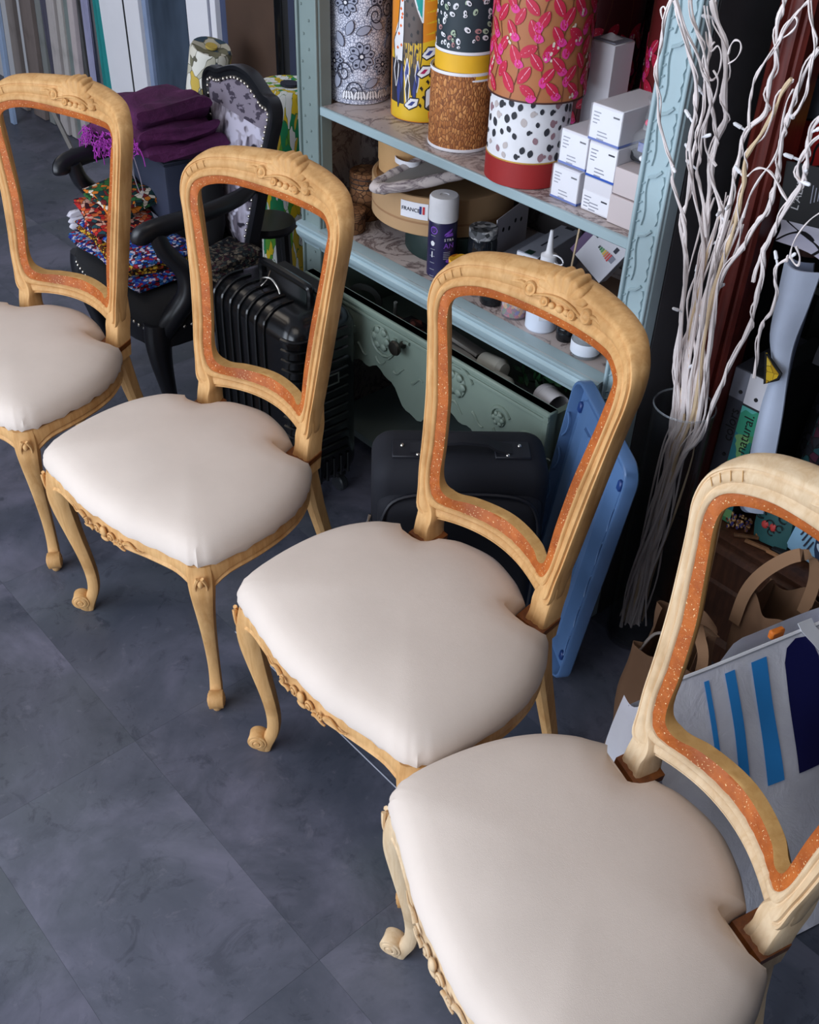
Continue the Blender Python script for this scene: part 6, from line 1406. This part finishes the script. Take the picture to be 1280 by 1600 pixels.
for k, (rad, txt) in enumerate(BRANCHES):
    P_ = [Vector([float(c) / 1000 for c in q.split(',')]) - Vector((VS, VN, 0)) for q in txt.split()]
    Q = smooth_path(P_, 4); n_ = len(Q); r0 = rad * .00066
    thin = rad <= 3
    mb = MB(); mb.tube(Q, [r0 * (.85 + .25 * math.sin(i * .9 + k)) * (.8 + .45 * i / n_) for i in range(n_)], 7 if not thin else 5)
    mb.build('branch', M['straw'] if k in (6, 27, 33) else M['branch'], BRT)
    if not thin and k < 22 or k % 4 == 0:     # the wire that winds round it
        w_ = []
        for i, p in enumerate(Q):
            a = i * .62 + k + .8 * math.sin(i * .37 + k); w_.append(p + Vector((math.cos(a), math.sin(a), 0)) * (r0 + .0006 + .0014 * max(0, math.sin(i * .23 + k * 2))))
        MB().tube(w_, .0012, 5).build('wire', M['branch'], BRT)
    for j in range(2 if not thin else 0):    # bulbs and snapped twigs
        i = rr.randrange(2, max(3, n_ - 8)); p = Q[i]
        d = Vector((rr.uniform(-1, 1), rr.uniform(-1, .3), rr.uniform(.0, .9))).normalized()
        if p.z < .64: continue
        b_ = MB().tube([p, p + d * .010, p + d * .011, p + d * .022, p + d * .024], [.0018, .0018, .003, .0027, .001], 7).build('bulb', M['w'], BRT)

# ---------------------------------------------------------------- the blue lid leaning on the shelf post
lo = SN(-.878, 1.290, .002); lw = (SN(-1.137, 1.440, .029) - lo); lu = (SN(-.792, 1.290, .600) - lo)
LW, LH = lw.length, lu.length
X_ = lw.normalized(); Y_ = (lu - X_ * lu.dot(X_)).normalized(); Z_ = X_.cross(Y_)
if Z_.dot(-NV) < 0: Z_ = -Z_; flip = True
L_ = tag(link('storage_lid', None), 'translucent blue plastic storage-box lid leaning on edge against the carved post', 'lid')
L_.matrix_world = Matrix(((X_.x, Y_.x, Z_.x, lo.x), (X_.y, Y_.y, Z_.y, lo.y), (X_.z, Y_.z, Z_.z, lo.z), (0, 0, 0, 1))) if X_.cross(Y_).dot(Z_) > 0 else Matrix(((-X_.x, Y_.x, Z_.x, (lo + lw).x), (-X_.y, Y_.y, Z_.y, (lo + lw).y), (-X_.z, Y_.z, Z_.z, (lo + lw).z), (0, 0, 0, 1)))
def rrect(ins, r, n=7):
    out = []
    for cx_, cy_, a0 in ((1, 1, 0), (-1, 1, PI / 2), (-1, -1, PI), (1, -1, 3 * PI / 2)):
        for k in range(n):
            a = a0 + k * PI / 2 / (n - 1); out.append((LW / 2 + cx_ * (LW / 2 - ins - r) + r * math.cos(a), LH / 2 + cy_ * (LH / 2 - ins - r) + r * math.sin(a)))
    return out
def lidring(ins, r, z): return [Vector((x, y, z)) for x, y in rrect(ins, r)]
mb = MB(); mb.rings([lidring(.004, .040, -.010), lidring(0, .042, -.006), lidring(0, .042, .016), lidring(.002, .041, .019), lidring(.006, .038, .019), lidring(.009, .036, .012), lidring(.012, .034, -.002), lidring(.030, .026, -.004), lidring(.034, .024, .004), lidring(.050, .020, .006), lidring(.12, .012, .006)], caps=False)
mb.add(lidring(.12, .012, .006), [tuple(range(28))], 0, False); mb.add(lidring(.004, .040, -.010), [tuple(range(28))[::-1]], 0, False)
lb = mb.build('tray', M['bluelid'], L_)
for k in range(3):
    x = LW * (.32 + .18 * k); MB().rings([[Vector((x + a, y, .006 + z)) for a, z in ((-.020, -.001), (-.012, .006), (.012, .006), (.020, -.001))] for y in (.075, .09, LH - .09, LH - .075)], smooth=False).build('rib', M['bluelid'], lb)
for x, y in ((.035, .06), (LW - .035, .06), (.035, LH - .06), (LW - .035, LH - .06)):
    MB().box((x, y, .006), (.014, .022, .010), ch=.003).build('corner_clip', plain('deep_blue_clip', S(34, 62, 120), .4), lb)
for k in range(5):
    y = LH * (.2 + .15 * k)
    for x in (.010, LW - .010): MB().tube(smooth_path([Vector((x, y - .03, .017)), Vector((x + (.008 if x < .1 else -.008), y - .012, .014)), Vector((x + (.008 if x < .1 else -.008), y + .012, .014)), Vector((x, y + .03, .017))], 3), .0022, 6).build('edge_tab', M['bluelid'], lb)
